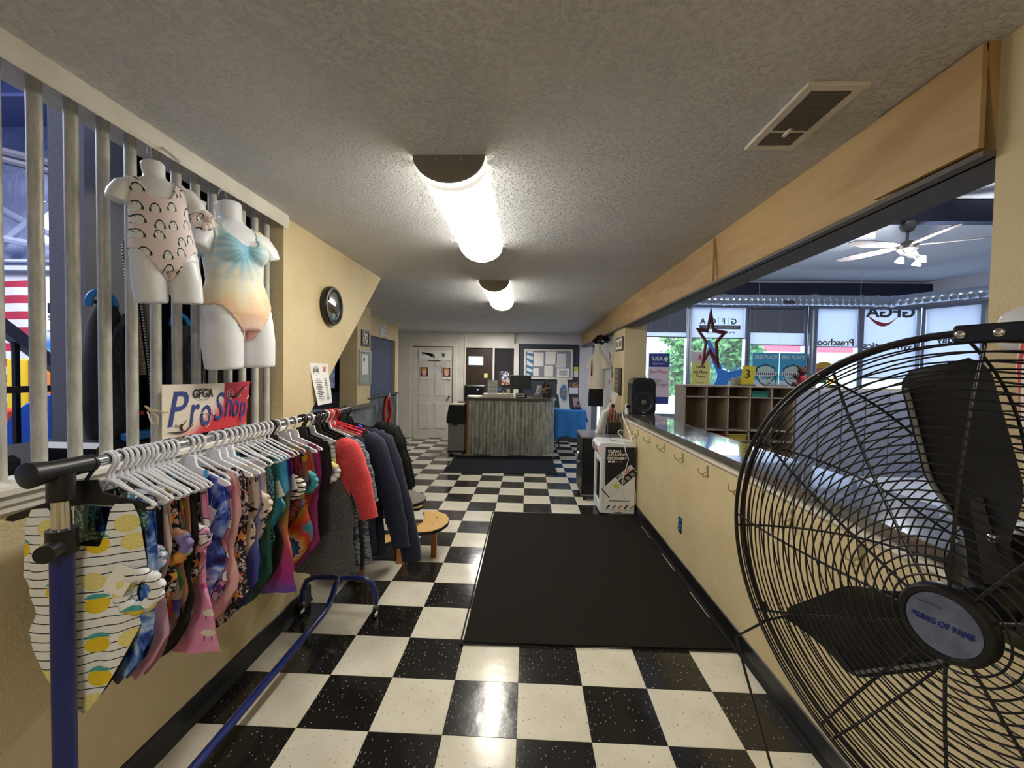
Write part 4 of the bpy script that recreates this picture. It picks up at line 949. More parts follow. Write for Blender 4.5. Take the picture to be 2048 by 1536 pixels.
hd = [(.845, .60), (.815, .60), (.79, .63), (.775, .68), (.78, .725), (.80, .752), (.845, .758), (1.168, .745), (1.168, .735), (.845, .735)]
MB().prism(hd, y0, y1, 'y').build('cooler_header', M_wpl, t)
text('lettering', 'FIT', .10, M_ink, frame((.774, y0+.27, .685), (0, -1, 0), (-.15, 0, 1)), t, width=.13, bold=.02)
text('lettering', 'AID', .10, M_red, frame((.774, y0+.12, .685), (0, -1, 0), (-.15, 0, 1)), t, width=.13, bold=.02)
yy = y0-.0015
def cp(poly, M, nm, k=0): return MB().prism(poly, yy-.0012*(k+1), yy-.0012*k, 'y').build(nm, M, t)
cp([(.853, .30), (.853, .72), (1.165, .72), (1.165, .44), (.99, .28), (.955, .40)], M_ink, 'black_print')
cp([(.853, .02), (.853, .30), (.955, .40), (.99, .28), (1.165, .44), (1.165, .02)], M_paper, 'white_print')
for s, z, w in (('CLEAN', .675, .135), ('ATHLETIC', .638, .185), ('RECOVERY', .60, .205)): text('lettering', s, .036, M_paper, frame((.875+w/2, yy-.004, z), (1, 0, 0), (0, 0, 1)), t, width=w, bold=.03)
for k in range(4): cp([(.88+.04*k, .555), (.905+.04*k, .555), (.905+.04*k, .575), (.88+.04*k, .575)], (M_paper, M_paper, mat('grey_icon', '5a5a5c', .6), mat('grey_icon', '5a5a5c', .6))[k], 'icon', 2)
def tl(a, b): # tilted can coordinates: a along the can, b across
    ca, sa = cos(radians(42)), sin(radians(42)); return (.868+a*ca-b*sa, .215+a*sa+b*ca)
cp([tl(0, -.045), tl(.40, -.045), tl(.40, .075), tl(0, .075)], mat('can_white', 'e3e4e2', .4), 'can_body', 3)
cp([tl(.19, -.042), tl(.395, -.042), tl(.395, .028), tl(.19, .028)], M_ink, 'can_panel', 4)
cp([tl(0, -.045), tl(.01, -.05), tl(.01, .08), tl(0, .075)], M_ink, 'can_edge', 4)
ca = frame((*[0]*3,), (cos(radians(42)), 0, sin(radians(42))), (-sin(radians(42)), 0, cos(radians(42))))
def ctext(s, a, b, sz, M, w): x, z = tl(a, b); m_ = ca.copy(); m_.translation = (x, yy-.008, z); text('lettering', s, sz, M, m_, t, width=w, bold=.02)
ctext('FIT', .235, .052, .05, M_ink, .075); ctext('AID', .325, .052, .05, M_red, .085)
for k in range(3):
    for j in range(5): cp([tl(.21+.06*k+.008*j, -.03), tl(.213+.06*k+.008*j, -.03), tl(.213+.06*k+.008*j, .015-.004*j), tl(.21+.06*k+.008*j, .015-.004*j)], M_paper, 'can_text', 6)
x_, z_ = tl(.14, .0); cp([(x_+.026*cos(a), z_+.026*sin(a)) for a in [2*pi*i/20 for i in range(20)]], mat('lime', 'c8cf3a', .5), 'lime_slice', 5)
for k, col in enumerate(('1c1c20', '5a8fc4', 'e0724a', '5a2348', 'e3c34a')):
    x = .868+.062*k; cp([(x, .075), (x+.012, .065), (x+.045, .10), (x+.033, .112)], mat('can_'+col, col, .5), 'small_can', 2)
    cp([(x, .052), (x+.035, .052), (x+.035, .056), (x, .056)], mat('grey_ink', '7d7d80', .6), 'caption', 2)
cp([(.90, .148), (1.11, .148), (1.11, .155), (.90, .155)], mat('grey_ink2', '4d4d50', .6), 'caption', 2)
cp([(.96, .028), (1.04, .028), (1.04, .034), (.96, .034)], M_ink, 'caption', 2)
t = thing('power_strip', (1.09, 2.86, .75), 'white power strip with tangled cords on top of the cooler', 'power strip')
MB().bbox(1.03, 1.14, 2.80, 2.85, .758, .785, .005).build('strip_body', M_wpl, t)
MB().tube([(1.05, 2.83, .785), (1.03, 2.84, .82), (1.0, 2.86, .86), (1.03, 2.88, .885), (1.06, 2.88, .87)], .005, 6).build('white_cord', M_wpl, t, 60)
MB().tube([(1.04, 2.80, .765), (1.05, 2.735, .75), (1.055, 2.728, .68), (1.09, 2.728, .60), (1.06, 2.728, .48), (1.03, 2.728, .36), (1.04, 2.728, .25), (1.08, 2.728, .15), (1.13, 2.728, .10), (1.172, 2.73, .13), (1.178, 2.75, .22), (1.175, 2.78, .3)], .0045, 6).build('white_cord', M_wpl, t, 60)
MB().tube([(1.13, 2.83, .775), (1.16, 2.82, .80), (1.178, 2.80, .83), (1.18, 2.76, .80), (1.178, 2.755, .74)], .003, 6).tube([(1.12, 2.83, .78), (1.0, 2.8, .77), (.93, 2.85, .775), (.92, 2.9, .80)], .003, 6).build('black_cord', M_black, t, 60)
MB().tube([(1.15, 2.84, .77), (1.15, 3.0, .86), (1.13, 3.2, .98), (1.145, 3.33, 1.045), (1.19, 3.36, 1.04)], .006, 6).build('white_cord', M_wpl, t, 60)
# leaflets on the cabinet
t = thing('magazine_rack', (1.09, 3.5, .757), 'black wire rack holding red and white leaflets on the cabinet', 'leaflet rack')
MB().box(1.0, 1.165, 3.42, 3.56, .757, .77).box(1.0, 1.165, 3.42, 3.425, .76, .90).box(1.0, 1.165, 3.555, 3.56, .76, 1.0).box(1.0, 1.005, 3.42, 3.56, .76, .96).build('rack_frame', M_black, t)
MB().tube([(1.0, 3.42, 1.0), (1.165, 3.42, 1.0)], .004, 6).tube([(1.0, 3.42, .76), (1.0, 3.42, 1.0)], .004, 6).tube([(1.165, 3.42, .76), (1.165, 3.42, 1.0)], .004, 6).build('rack_wire', M_steel, t)
rnd = random.Random(3)
for k in range(9):
    x = 1.01+.0165*k; h = 1.09-.012*k+rnd.uniform(-.01, .01); col = ('c94a3a', 'e6ddd0', 'c94a3a', 'd8cfc4', 'b5433a', 'e6ddd0', '8a7a6a', 'c9b9a0', 'a49484')[k]
    MB().prism([(x, .775), (x+.004, .775), (x+.004+.02, h), (x+.02, h)], 3.44, 3.54, 'y').build('leaflet', mat('leaf_'+col, col, .55), t)
t = thing('brochure_stack', (.93, 3.5, .757), 'fan of white brochures leaning in a stand on the cabinet', 'brochures')
for k in range(5):
    x = .87+.02*k
    MB().prism([(x, .762), (x+.012, .758), (x+.095, 1.02+.012*k), (x+.08, 1.03+.012*k)], 3.42+.012*k, 3.56, 'y').build('brochure', mat('brochure_white', 'dcdad4', .5), t)
t = thing('leaflet', (1.07, 3.62, .95), 'tilted white and black leaflet above the red leaflets', 'leaflet')
MB().prism([(1.0, .98), (1.07, .95), (1.155, 1.24), (1.085, 1.27)], 3.6, 3.605, 'y').build('leaflet_sheet', M_paper, t)
MB().prism([(1.045, 1.0), (1.085, .985), (1.12, 1.1), (1.08, 1.115)], 3.597, 3.6, 'y').build('leaflet_block', M_ink, t)
text('lettering', 'G', .06, M_ink, frame((1.055, 3.597, 1.16), (1, 0, 0), (0, 0, 1)), t)
# ================================================================ speaker and camera on the counter
t = thing('loudspeaker', (1.36, 3.25, 1.03), 'black portable loudspeaker standing on the far end of the counter', 'speaker')
bx = [(1.235, 1.035), (1.255, 1.03), (1.475, 1.03), (1.49, 1.035), (1.50, 1.08), (1.495, 1.38), (1.47, 1.43), (1.43, 1.445), (1.29, 1.445), (1.25, 1.43), (1.228, 1.38), (1.225, 1.08)]
MB().prism(bx, 3.2, 3.42, 'y').build('speaker_body', M_black, t)
MB().prism([(1.36+(x-1.36)*.93, 1.237+(z-1.237)*.95) for x, z in bx], 3.185, 3.2, 'y').build('speaker_front', mat('speaker_plastic', '1c1c1f', .5), t)
Ms = frame((1.36, 3.186, 1.165), (1, 0, 0), (0, 0, 1))
MB().lathe([(0, -.012), (.03, -.012), (.035, -.02), (.095, .006), (.1, .012), (.112, .012), (.115, .0), (.0, -.001)][0:7], 32, Ms).build('woofer_ring', mat('speaker_cone', '333230', .4), t, 40)
MB().ball((1.36, 3.178, 1.165), (.03, .01, .03)).build('dust_cap', mat('cone_cap', '6a6758', .3), t, 60)
MB().prism([(1.27, 1.30), (1.45, 1.30), (1.43, 1.40), (1.29, 1.40)], 3.181, 3.186, 'y').build('horn', M_blackm, t)
MB().box(1.34, 1.38, 3.18, 3.185, 1.045, 1.058).build('badge', M_paper, t)
t = thing('small_camera', (1.215, 3.36, 1.03), 'small white security camera beside the loudspeaker', 'camera')
MB().lathe([(0, 0), (.03, 0), (.03, .01), (.02, .04), (.026, .07), (.02, .1), (0, .11)], 16, Matrix.Translation((1.21, 3.36, 1.03))).build('camera_body', M_wpl, t, 40)
MB().ball((1.21, 3.336, 1.105), .018).build('camera_lens', M_black, t, 60)
# plaques on the stub wall
t = thing('award_plaque', (1.19, 3.75, 1.23), 'dark award plaque with a column of small plates on the beige wall end', 'plaque')
MB().bbox(1.174, 1.189, 3.56, 3.95, 1.22, 1.56, .003).build('plaque_board', mat('plaque_dark', '2a221c', .4), t)
for k in range(5): MB().box(1.171, 1.174, 3.70, 3.92, 1.245+.063*k, 1.295+.063*k).build('name_plate', mat('plate', '8f8470', .35, .4), t)
t = thing('framed_sign', (1.19, 3.7, 1.78), 'small framed sign high on the beige wall end', 'sign')
MB().bbox(1.175, 1.189, 3.52, 3.93, 1.78, 1.95, .003).build('sign_frame', mat('sign_frame_brown', '4a3a2a', .5), t)
MB().box(1.173, 1.175, 3.55, 3.90, 1.80, 1.93).build('sign_face', M_paper, t)
for k in range(4): MB().box(1.1715, 1.173, 3.58+.08*k, 3.62+.08*k, 1.83, 1.90).build('sign_mark', mat('tan_ink', '6b5a44', .6), t)
# white panel beyond the stub with decals; shirt display
struct('wall_white_panel', MB().box(1.26, 1.34, 4.12, 5.5, 0, 2.06), mat('panel_white', 'e3e4e6', .6))
t = thing('wall_decal', (1.258, 4.5, 1.3), 'floral paper decals on the white panel behind the shirt display', 'decal')
rnd = random.Random(9)
for k in range(16):
    y = 4.3+rnd.uniform(0, .5); z = 1.25+rnd.uniform(0, .55); r = rnd.uniform(.02, .04); col = rnd.choice(('6f8fb8', 'c98a6a', '4f6f9a', 'd0756a', 'a8b8c8'))
    MB().prism([(y+r*(1+.35*cos(5*a))*cos(a), z+r*(1+.35*cos(5*a))*sin(a)) for a in [2*pi*i/20 for i in range(20)]], 1.256, 1.26, 'x').build('decal_flower', mat('decal_'+col, col, .6), t)
MB().prism([(4.2, 1.10), (4.35, 1.08), (4.38, 1.25), (4.3, 1.33), (4.2, 1.28)], 1.24, 1.26, 'x').build('pink_cap', mat('pink_cap', 'd9596a', .6), label='pink cloth item hung on the white panel', cat='cloth')
def body_rings(rings, n=20):
    """rings: (cx,cy,z,rx,ry)"""
    b = MB(); vs = []; fs = []
    for (cx, cy, z, rx, ry) in rings:
        for k in range(n):
            a = 2*pi*k/n; vs.append((cx+rx*cos(a), cy+ry*sin(a), z))
    for i in range(len(rings)-1):
        for k in range(n): fs.append((i*n+k, i*n+(k+1) % n, (i+1)*n+(k+1) % n, (i+1)*n+k))
    fs += [tuple(reversed(range(n))), tuple((len(rings)-1)*n+k for k in range(n))]
    return b.add(vs, fs)
t = thing('tshirt', (1.05, 4.62, 1.25), 'white t-shirt with dark back print on the hanging display form', 'shirt')
sh_ = body_rings([(1.05, 4.62, 1.26, .115, .09), (1.05, 4.62, 1.29, .128, .10), (1.055, 4.62, 1.45, .12, .10), (1.06, 4.62, 1.62, .115, .095), (1.065, 4.62, 1.74, .105, .085), (1.065, 4.62, 1.79, .07, .06), (1.062, 4.62, 1.84, .055, .05)])
sh_.build('shirt_body', mat('white_cotton', 'e6e2d6', .85), t, 60)
MB().tube([(1.10, 4.60, 1.75), (1.15, 4.56, 1.66), (1.165, 4.53, 1.55)], [.05, .058, .062], 12).build('sleeve', mat('white_cotton', 'e6e2d6', .85), t, 60)
MB().tube([(1.00, 4.62, 1.75), (.965, 4.63, 1.66), (.955, 4.63, 1.56)], [.05, .055, .058], 12).build('sleeve', mat('white_cotton', 'e6e2d6', .85), t, 60)
MB().prism([(.95, 1.45), (.955, 1.66), (.965, 1.68), (.97, 1.45)], 4.53, 4.535, 'y').build('back_print', mat('dark_red_print', '6a2f2a', .7), t)
MB().add(*(lambda b: (b.v, b.f))(body_rings([(1.045, 4.62, 1.0, .11, .085), (1.045, 4.62, 1.15, .112, .088), (1.05, 4.62, 1.27, .108, .082)]))).build('shorts', mat('black_cotton', '141417', .9), label='black athletic shorts on the hanging display form', cat='shorts', smooth=60)
MB().add(*(lambda b: (b.v, b.f))(body_rings([(1.062, 4.62, 1.80, .05, .046), (1.06, 4.62, 1.86, .046, .042), (1.06, 4.62, 1.93, .05, .045), (1.06, 4.62, 1.935, .02, .02)]))).build('display_form', mat('form_white', 'e9e6dd', .5), label='headless white display form wearing the t-shirt and shorts', cat='mannequin', smooth=60)
wr = MB(); leaf_ball(wr, (1.13, 4.75, 2.0), (.12, .1, .07), 120, random.Random(2), .035)
wr.build('garland', mat('dark_garland', '2a1a18', .7), label='dark curly garland above the shirt display', cat='garland')
# ================================================================ party room furniture
M_ply2 = mat('birch_ply', lambda c: c.mix(H('b8a68e'), H('a59379'), c.noise(8, 3, vec=c.vec(c.x*5, c.y*5, c.z*.6)).smooth(.3, .7)), .5)
M_plyi = mat('birch_back', lambda c: c.mix(H('8d7458'), H('7d654a'), c.noise(8, 3, vec=c.vec(c.x*5, c.y*5, c.z*.6)).smooth(.3, .7)), .55)
t = thing('cubby_shelf', (2.72, 3.92, 0), 'wooden five bay cubby shelf in the party room behind the counter', 'shelf')
cy0, cy1 = 3.75, 4.1
for k in range(6): MB().box(2.028+.2715*k, 2.046+.2715*k, cy0, cy1, 0, 1.34).build('upright', M_ply2, t)
MB().bbox(2.015, 3.42, cy0-.01, cy1, 1.34, 1.362, .003).build('top_board', M_ply2, t)
for z in (1.205, .783, .648, .08): MB().box(2.03, 3.40, cy0, cy1, z, z+.016).build('shelf_board', M_ply2, t)
MB().box(2.03, 3.40, cy1-.01, cy1, 0, 1.34).build('back_board', M_plyi, t)
for (k, z, col, lab) in ((3, 1.222, '2a7f6a', 'green plastic tray in the top row of the cubby shelf'), (1, .665, 'b8322c', 'red plastic tray in the low row of the cubby shelf'), (2, .665, 'c9b43a', 'yellow plastic tray in the low row of the cubby shelf')):
    x0 = 2.055+.2715*k
    tt = thing('plastic_tray', (x0+.12, 3.9, z), lab, 'tray', 'plastic cubby trays')
    MB().prism([(x0+.02, z), (x0+.22, z), (x0+.24, z+.07), (x0, z+.07)], 3.77, 4.06, 'y').build('tray_body', mat('tray_'+col, col, .35), tt)
    MB().bbox(x0-.003, x0+.243, 3.76, 4.07, z+.066, z+.078, .002).build('tray_rim', mat('tray_'+col, col, .35), tt)
MB().tube([(2.63, 3.85, .80+.02*i) for i in range(14)], [.016+.012*(i % 2) for i in range(14)], 10).build('dark_toy', M_blackm, smooth=60, label='dark knobbly toy standing in the third cubby bay', cat='toy')
t = thing('storage_lockers', (4.3, 3.95, 0), 'row of pale grey locker doors right of the cubby shelf', 'lockers')
MB().box(3.43, 5.2, 3.8, 4.15, 0, 1.35).build('locker_body', M_ply2, t)
for k in range(6): MB().bbox(3.44+.29*k, 3.715+.29*k, 3.775, 3.80, .05, 1.33, .004).build('locker_door', mat('pale_door', 'a9aebd', .4), t)
# things on the shelf
t = thing('number_card', (2.86, 3.86, 1.362), 'yellow number card in a clear stand on the cubby shelf', 'card')
MB().bbox(2.765, 2.955, 3.82, 3.90, 1.363, 1.378, .003).build('card_base', M_black, t)
MB().prism([(2.775, 1.378), (2.94, 1.378), (2.965, 1.62), (2.80, 1.62)], 3.855, 3.861, 'y').build('card_sheet', mat('card_yellow', 'd9c22c', .4), t)
text('lettering', '3', .16, M_ink, frame((2.865, 3.852, 1.51), (1, 0, 0), (0, 0, 1)), t)
MB().bbox(2.72, 2.80, 3.9, 4.0, 1.363, 1.46, .003).build('small_box', mat('beige_box', 'b9ad98', .6), label='small beige box behind the yellow number card', cat='box')
t = thing('wire_sculpture', (3.22, 3.87, 1.362), 'small dark wire mountain sculpture on the cubby shelf', 'sculpture')
MB().bbox(3.09, 3.36, 3.83, 3.91, 1.363, 1.385, .003).build('sculpture_base', mat('stone_grey', '7d7d80', .7), t)
MB().tube([(3.10, 3.87, 1.41), (3.35, 3.87, 1.41)], .004, 6).tube([(3.11, 3.87, 1.45), (3.17, 3.87, 1.49), (3.2, 3.87, 1.47), (3.25, 3.87, 1.52), (3.30, 3.87, 1.46), (3.35, 3.87, 1.46)], .004, 6).tube([(3.225, 3.87, 1.38), (3.225, 3.87, 1.5)], .005, 6).build('sculpture_wire', M_black, t)
t = thing('teddy_bear', (3.55, 3.87, 1.362), 'seated brown teddy bear in a red shirt on the cubby shelf', 'teddy bear')
M_fur = mat('brown_fur', lambda c: c.mix(H('4a2a20'), H('5f3a2c'), c.noise(120, 2).smooth(.4, .6)), .9)
MB().ball((3.57, 3.88, 1.565), (.055, .05, .052), 14, 10).ball((3.52, 3.88, 1.612), (.02, .012, .02)).ball((3.615, 3.88, 1.612), (.02, .012, .02)).ball((3.545, 3.835, 1.555), (.022, .02, .018)).build('bear_head', M_fur, t, 60)
MB().ball((3.57, 3.89, 1.445), (.062, .055, .08), 14, 10).build('bear_shirt', mat('bear_red', 'a82c34', .8), t, 60)
MB().tube([(3.53, 3.88, 1.49), (3.48, 3.86, 1.48), (3.445, 3.85, 1.51)], [.024, .022, .024], 10).tube([(3.61, 3.88, 1.49), (3.65, 3.87, 1.44), (3.66, 3.86, 1.41)], [.024, .022, .024], 10).build('bear_arms', M_fur, t, 60)
MB().tube([(3.55, 3.87, 1.39), (3.48, 3.85, 1.385), (3.43, 3.84, 1.395)], [.03, .026, .028], 10).tube([(3.60, 3.87, 1.39), (3.64, 3.82, 1.385), (3.66, 3.78, 1.395)], [.03, .026, .028], 10).build('bear_legs', M_fur, t, 60)
t = thing('lamp_toy', (3.95, 3.9, 1.362), 'small round amber lamp on the lockers behind the fan rim', 'lamp')
MB().ball((3.95, 3.9, 1.44), .05).build('amber_globe', mat('amber_glow', 'e6a23a', .3, emit=((1, .6, .15), 1.2)), t, 60)
MB().box(3.91, 3.99, 3.86, 3.94, 1.352, 1.395).build('lamp_base', M_black, t)
# table and monitor in the party room, seen through the fan
t = thing('party_table', (2.6, .9, 0), 'white table with a thick black edge in the party room', 'table')
MB().box(2.1, 3.4, .35, 1.55, .72, .75).build('table_top', mat('pale_top', 'd5dae6', .3), t)
MB().box(2.08, 3.42, .33, .35, .70, .76).box(2.08, 2.1, .33, 1.57, .70, .76).build('edge_band', M_black, t)
for x in (2.2, 3.3):
    for y in (.45, 1.45): MB().cyl((x, y, 0), (x, y, .72), .02, 8).build('leg', M_black, t)
MB().bbox(1.75, 2.0, .55, 1.1, .02, .70, .006).build('storage_box', mat('slate_box', '56647a', .5), label='slate blue storage box in the party room under the counter line', cat='box')
# red star ornament
t = thing('star_ornament', (2.01, 3.0, 1.56), 'hollow dark red star ornament hanging by a string over the counter', 'ornament')
out = [(2.007, 2.218), (2.05, 1.995), (2.191, 1.97), (2.088, 1.845), (2.113, 1.56), (2.0, 1.73), (1.919, 1.562), (1.955, 1.85), (1.852, 2.004), (1.968, 1.99)]
cx, cz = 2.01, 1.88
inn = [(cx+(x-cx)*k, cz+(z-cz)*k) for (x, z), k in zip(out, (.62, .70, .68, .68, .62, .60, .62, .66, .68, .70))]
n = 10; b = MB(); vs = [(x, 2.985, z) for x, z in out] + [(x, 2.985, z) for x, z in inn] + [(x, 3.015, z) for x, z in out] + [(x, 3.015, z) for x, z in inn]
fs = []
for i in range(n):
    j = (i+1) % n
    fs += [(i, j, n+j, n+i), (2*n+j, 2*n+i, 3*n+i, 3*n+j), (j, i, 2*n+i, 2*n+j), (n+i, n+j, 3*n+j, 3*n+i)]
b.add(vs, fs).build('star_frame', mat('glitter_red', lambda c: c.mix(H('6a1f26'), H('a8434a'), c.noise(220, 2).smooth(.55, .7)), .5), t)
MB().tube([(2.007, 3.0, 2.21), (2.005, 3.0, 3.498)], .0025, 6).build('string', mat('red_string', 'b03040', .7), t)
# ================================================================ duct, ceiling fan
t = thing('spiral_duct', (4.5, 6.6, 2.95), 'silver spiral air duct hung below the party room ceiling', 'duct')
M_duct = mat('duct_metal', 'c3cad6', .28, .85)
def duct(name, p, q, r):
    p, q = Vector(p), Vector(q); L = (q-p).length; n = int(L/.11)
    pts = []; rs = []
    for i in range(n+1):
        for d_, k in ((0, 1), (.006, 1.035), (.012, 1)):
            s = min(1, (i*L/n+d_)/L); pts.append(p.lerp(q, s)); rs.append(r*k)
            if s >= 1: break
    MB().tube(pts, rs, 20).build(name, M_duct, t, 50)
duct('duct_run', (1.5, 6.6, 2.955), (6.95, 6.6, 2.955), .1)
duct('duct_run', (6.95, 6.6, 2.955), (8.3, 4.4, 2.96), .1)
MB().ball((6.95, 6.6, 2.955), .112, 16, 10).build('duct_elbow', M_duct, t, 60)
MB().cyl((3.75, 6.6, 2.955), (3.8, 6.6, 2.955), .112, 20).cyl((6.6, 6.6, 2.955), (6.65, 6.6, 2.955), .112, 20).build('duct_collar', M_duct, t, 40)
MB().box(4.86, 5.06, 6.485, 6.5, 2.87, 2.93).build('duct_register', mat('register_dark', '3a3f48', .5), t)
for x, y in ((4.45, 6.6), (6.35, 6.6), (7.75, 5.3)):
    MB().tube(arc((x, y, 2.955), .108, -.3, pi+.3, 14, (0, 1, 0), (0, 0, 1)), .008, 6).tube([(x, y, 3.06), (x, y, 3.498)], .004, 6).build('duct_strap', mat('strap', 'cdd3dc', .4, .4), t, 60)
fx, fy = 4.28, 3.27
t = thing('ceiling_fan', (fx, fy, 3.25), 'grey ceiling fan with spotlights in the party room', 'ceiling fan')
M_fan = mat('fan_nickel', '77736f', .35, .6); M_fb = mat('fan_blade', 'a39a98', .5)
MB().lathe([(0, 0), (.07, 0), (.075, -.05), (.05, -.10), (.015, -.11), (.015, -.2), (.06, -.21), (.095, -.24), (.095, -.30), (.06, -.34), (.03, -.36), (.0, -.36)][::-1], 20, Matrix.Translation((fx, fy, 3.25))).build('motor_housing', M_fan, t, 40)
for k in range(5):
    a = radians(44+72*k); Mr = Matrix.Translation((fx, fy, 2.99)) @ Matrix.Rotation(a, 4, 'Z') @ Matrix.Rotation(radians(12), 4, 'X')
    bl = MB().prism([(.10, -.02), (.2, -.06), (.5, -.075), (.68, -.05), (.72, 0), (.68, .045), (.5, .065), (.2, .05), (.10, .02)], -.004, .004, 'z')
    bl.v = [tuple(Mr @ Vector(v)) for v in bl.v]; bl.build('blade', M_fb, t)
for k, a in enumerate((-2.6, -1.3, .2)):
    dx, dy = cos(a)*.14, sin(a)*.14
    MB().tube([(fx, fy, 2.90), (fx+dx*.7, fy+dy*.7, 2.88), (fx+dx, fy+dy, 2.84)], .008, 6).build('spot_arm', M_fan, t)
    MB().lathe([(0, .03), (.02, .03), (.045, -.03), (.04, -.032), (0, -.03)], 14, Matrix.Translation((fx+dx*1.1, fy+dy*1.1, 2.81)) @ Matrix.Rotation(.5, 4, 'X')).build('spot_shade', mat('spot_glow', 'ffffff', .4, emit=((.95, .97, 1), 4)), t, 40)
MB().box(4.0, 4.75, 4.3, 4.9, 3.40, 3.495).build('ceiling_light', mat('ceiling_panel', 'e6e8ee', .5), label='white boxed ceiling panel beyond the ceiling fan', cat='ceiling light')
# ================================================================ clothes rack
RX, RZ = -1.10, 1.237
t = thing('clothes_rack', (RX, .08, 0), 'blue tubular rolling clothes rack with chrome rail along the left wall', 'clothes rack')
M_btube = mat('blue_tube', '14246e', .3, spec=.6)
MB().tube([(RX, -.70, RZ), (RX, .87, RZ)], .0145, 16).build('rail', M_chrome, t, 60)
for y, s in ((-.685, -1), (.80, 1)):
    MB().tube([(RX, y+s*.085, RZ), (RX, y+s*.08, RZ), (RX, y+s*.03, RZ), (RX, y-s*.06, RZ)], [.022, .030, .0235, .0225], 20).tube([(RX, y+s*.012, RZ-.01), (RX, y+s*.012, RZ-.075)], .026, 16).build('rail_connector', M_black, t, 40)
    MB().cyl((RX, y+s*.012, RZ-.18), (RX, y+s*.012, RZ-.07), .0185, 16).build('chrome_post', M_chrome, t, 60)
    MB().cyl((RX, y+s*.012, RZ-.205), (RX, y+s*.012, RZ-.145), .029, 16).tube([(RX, y+s*.012, RZ-.185), (RX+.02, y+s*.012-.055, RZ-.185)], .021, 14).build('height_collar', M_black, t, 40)
    MB().cyl((RX, y+s*.012, .20), (RX, y+s*.012, RZ-.17), .0225, 16).build('blue_post', M_btube, t, 60)
    foot = [(RX-.225, y, .075), (RX-.225, y, .14), (RX-.20, y, .20), (RX-.15, y, .225), (RX, y, .228), (RX+.15, y, .225), (RX+.20, y, .20), (RX+.225, y, .14), (RX+.225, y, .075)]
    MB().tube(foot, .016, 12).build('foot_bar', M_btube, t, 60)
    for sx in (-1, 1):
        x = RX+sx*.225
        c_ = MB().cyl((x-.009, y, .027), (x+.009, y, .027), .027, 16).build('caster', M_black, t, 40)
        MB().tube([(x, y, .08), (x, y, .05)], .013, 10).box(x-.014, x+.014, y-.012, y+.012, .03, .058).build('caster_fork', M_steel, c_)
        MB().box(x+.01, x+.017, y-.045, y-.01, .02, .035).build('caster_brake', M_wpl, c_)
MB().tube([(RX, .80, .226), (RX, .76, .21), (RX, .71, .16), (RX, .66, .125), (RX, .58, .115), (RX, -.46, .115), (RX, -.56, .125), (RX, -.61, .16), (RX, -.655, .21), (RX, -.69, .226)], .017, 12).build('base_bar', M_btube, t, 60)
# ---- hangers
def hanger_mesh(name, M, w=.135, r=.0042, fat=1.0):
    b = MB(); R0 = .021
    hook = [Vector((R0*cos(a), 0, R0*sin(a))) for a in [pi*1.15-(pi*1.15+.35)*i/12 for i in range(13)]]
    hook += [Vector((.010, 0, -.022)), Vector((0, 0, -.036)), Vector((0, 0, -.06))]
    b.tube(hook, r, 7)
    sh = []
    for s in (1, -1):
        b.tube([(0, 0, -.052), (s*.02, 0, -.058), (s*w*.55, 0, -.083), (s*w, 0, -.106), (s*(w+.008), 0, -.113), (s*w, 0, -.121), (s*w*.8, 0, -.122)], r*fat, 7)
    b.tube([(-w*.95, 0, -.122), (w*.95, 0, -.122)], r*fat, 7)
    return b.mesh(name, M, 60)
def flat_hanger_mesh(name, M, w=.16):
    b = MB(); R0 = .021
    b.tube([Vector((R0*cos(a), 0, R0*sin(a))) for a in [pi*1.15-(pi*1.15+.35)*i/12 for i in range(13)]] + [Vector((.01, 0, -.022)), Vector((0, 0, -.04))], .0048, 7)
    P = [(-.025, -.04), (.025, -.04), (.035, -.075), (w*.6, -.095), (w, -.118), (w+.006, -.128), (w-.01, -.132), (w*.5, -.112), (0, -.10), (-w*.5, -.112), (-w+.01, -.132), (-w-.006, -.128), (-w, -.118), (-w*.6, -.095), (-.035, -.075)]
    b.prism(P, -.0035, .0035, 'y'); return b.mesh(name, M, 30)
M_hred = mat('red_plastic', 'c2303c', .35); M_hpink = mat('pink_plastic', 'e8b9b0', .4)
HM = {'w': hanger_mesh('white_hanger', M_wpl), 'W': flat_hanger_mesh('white_flat_hanger', M_wpl), 'b': flat_hanger_mesh('black_hanger', M_black, .15), 'r': hanger_mesh('red_hanger', M_hred, .19), 'p': flat_hanger_mesh('pink_hanger', M_hpink, .19), 'B': flat_hanger_mesh('wide_black_hanger', M_black, .2)}
HN = {'w': ('plastic_hanger', 'white tubular hanger hooked on the chrome rack rail', 'white tubular hangers'), 'W': ('plastic_hanger', 'flat white hanger hooked on the chrome rack rail', 'flat white hangers'), 'b': ('plastic_hanger', 'flat black hanger among the leotards on the rack rail', 'flat black hangers'), 'r': ('plastic_hanger', 'red tubular hanger at the far end of the rack rail', 'red tubular hangers'), 'p': ('plastic_hanger', 'pale pink hanger at the far end of the rack rail', 'pale pink hangers'), 'B': ('plastic_hanger', 'wide black hanger carrying a black jacket past the rack end', 'wide black hangers')}
def hang(kind, y, yaw=0, who=None):
    nm, lab, gr = HN[kind]
    if who: lab = ' '.join((('white tubular', 'flat white', 'flat black', 'red tubular', 'pale pink', 'wide black')['wWbrpB'.index(kind)] + (' hanger ' + who[1:] if who[0] == '=' else ' hanger holding the ' + who)).split()[:16])
    o = link(nm, HM[kind], label=lab, cat='hanger', group=gr)
    o.location = (RX, y, RZ-.002); o.rotation_euler = (0, 0, radians(yaw)); return o
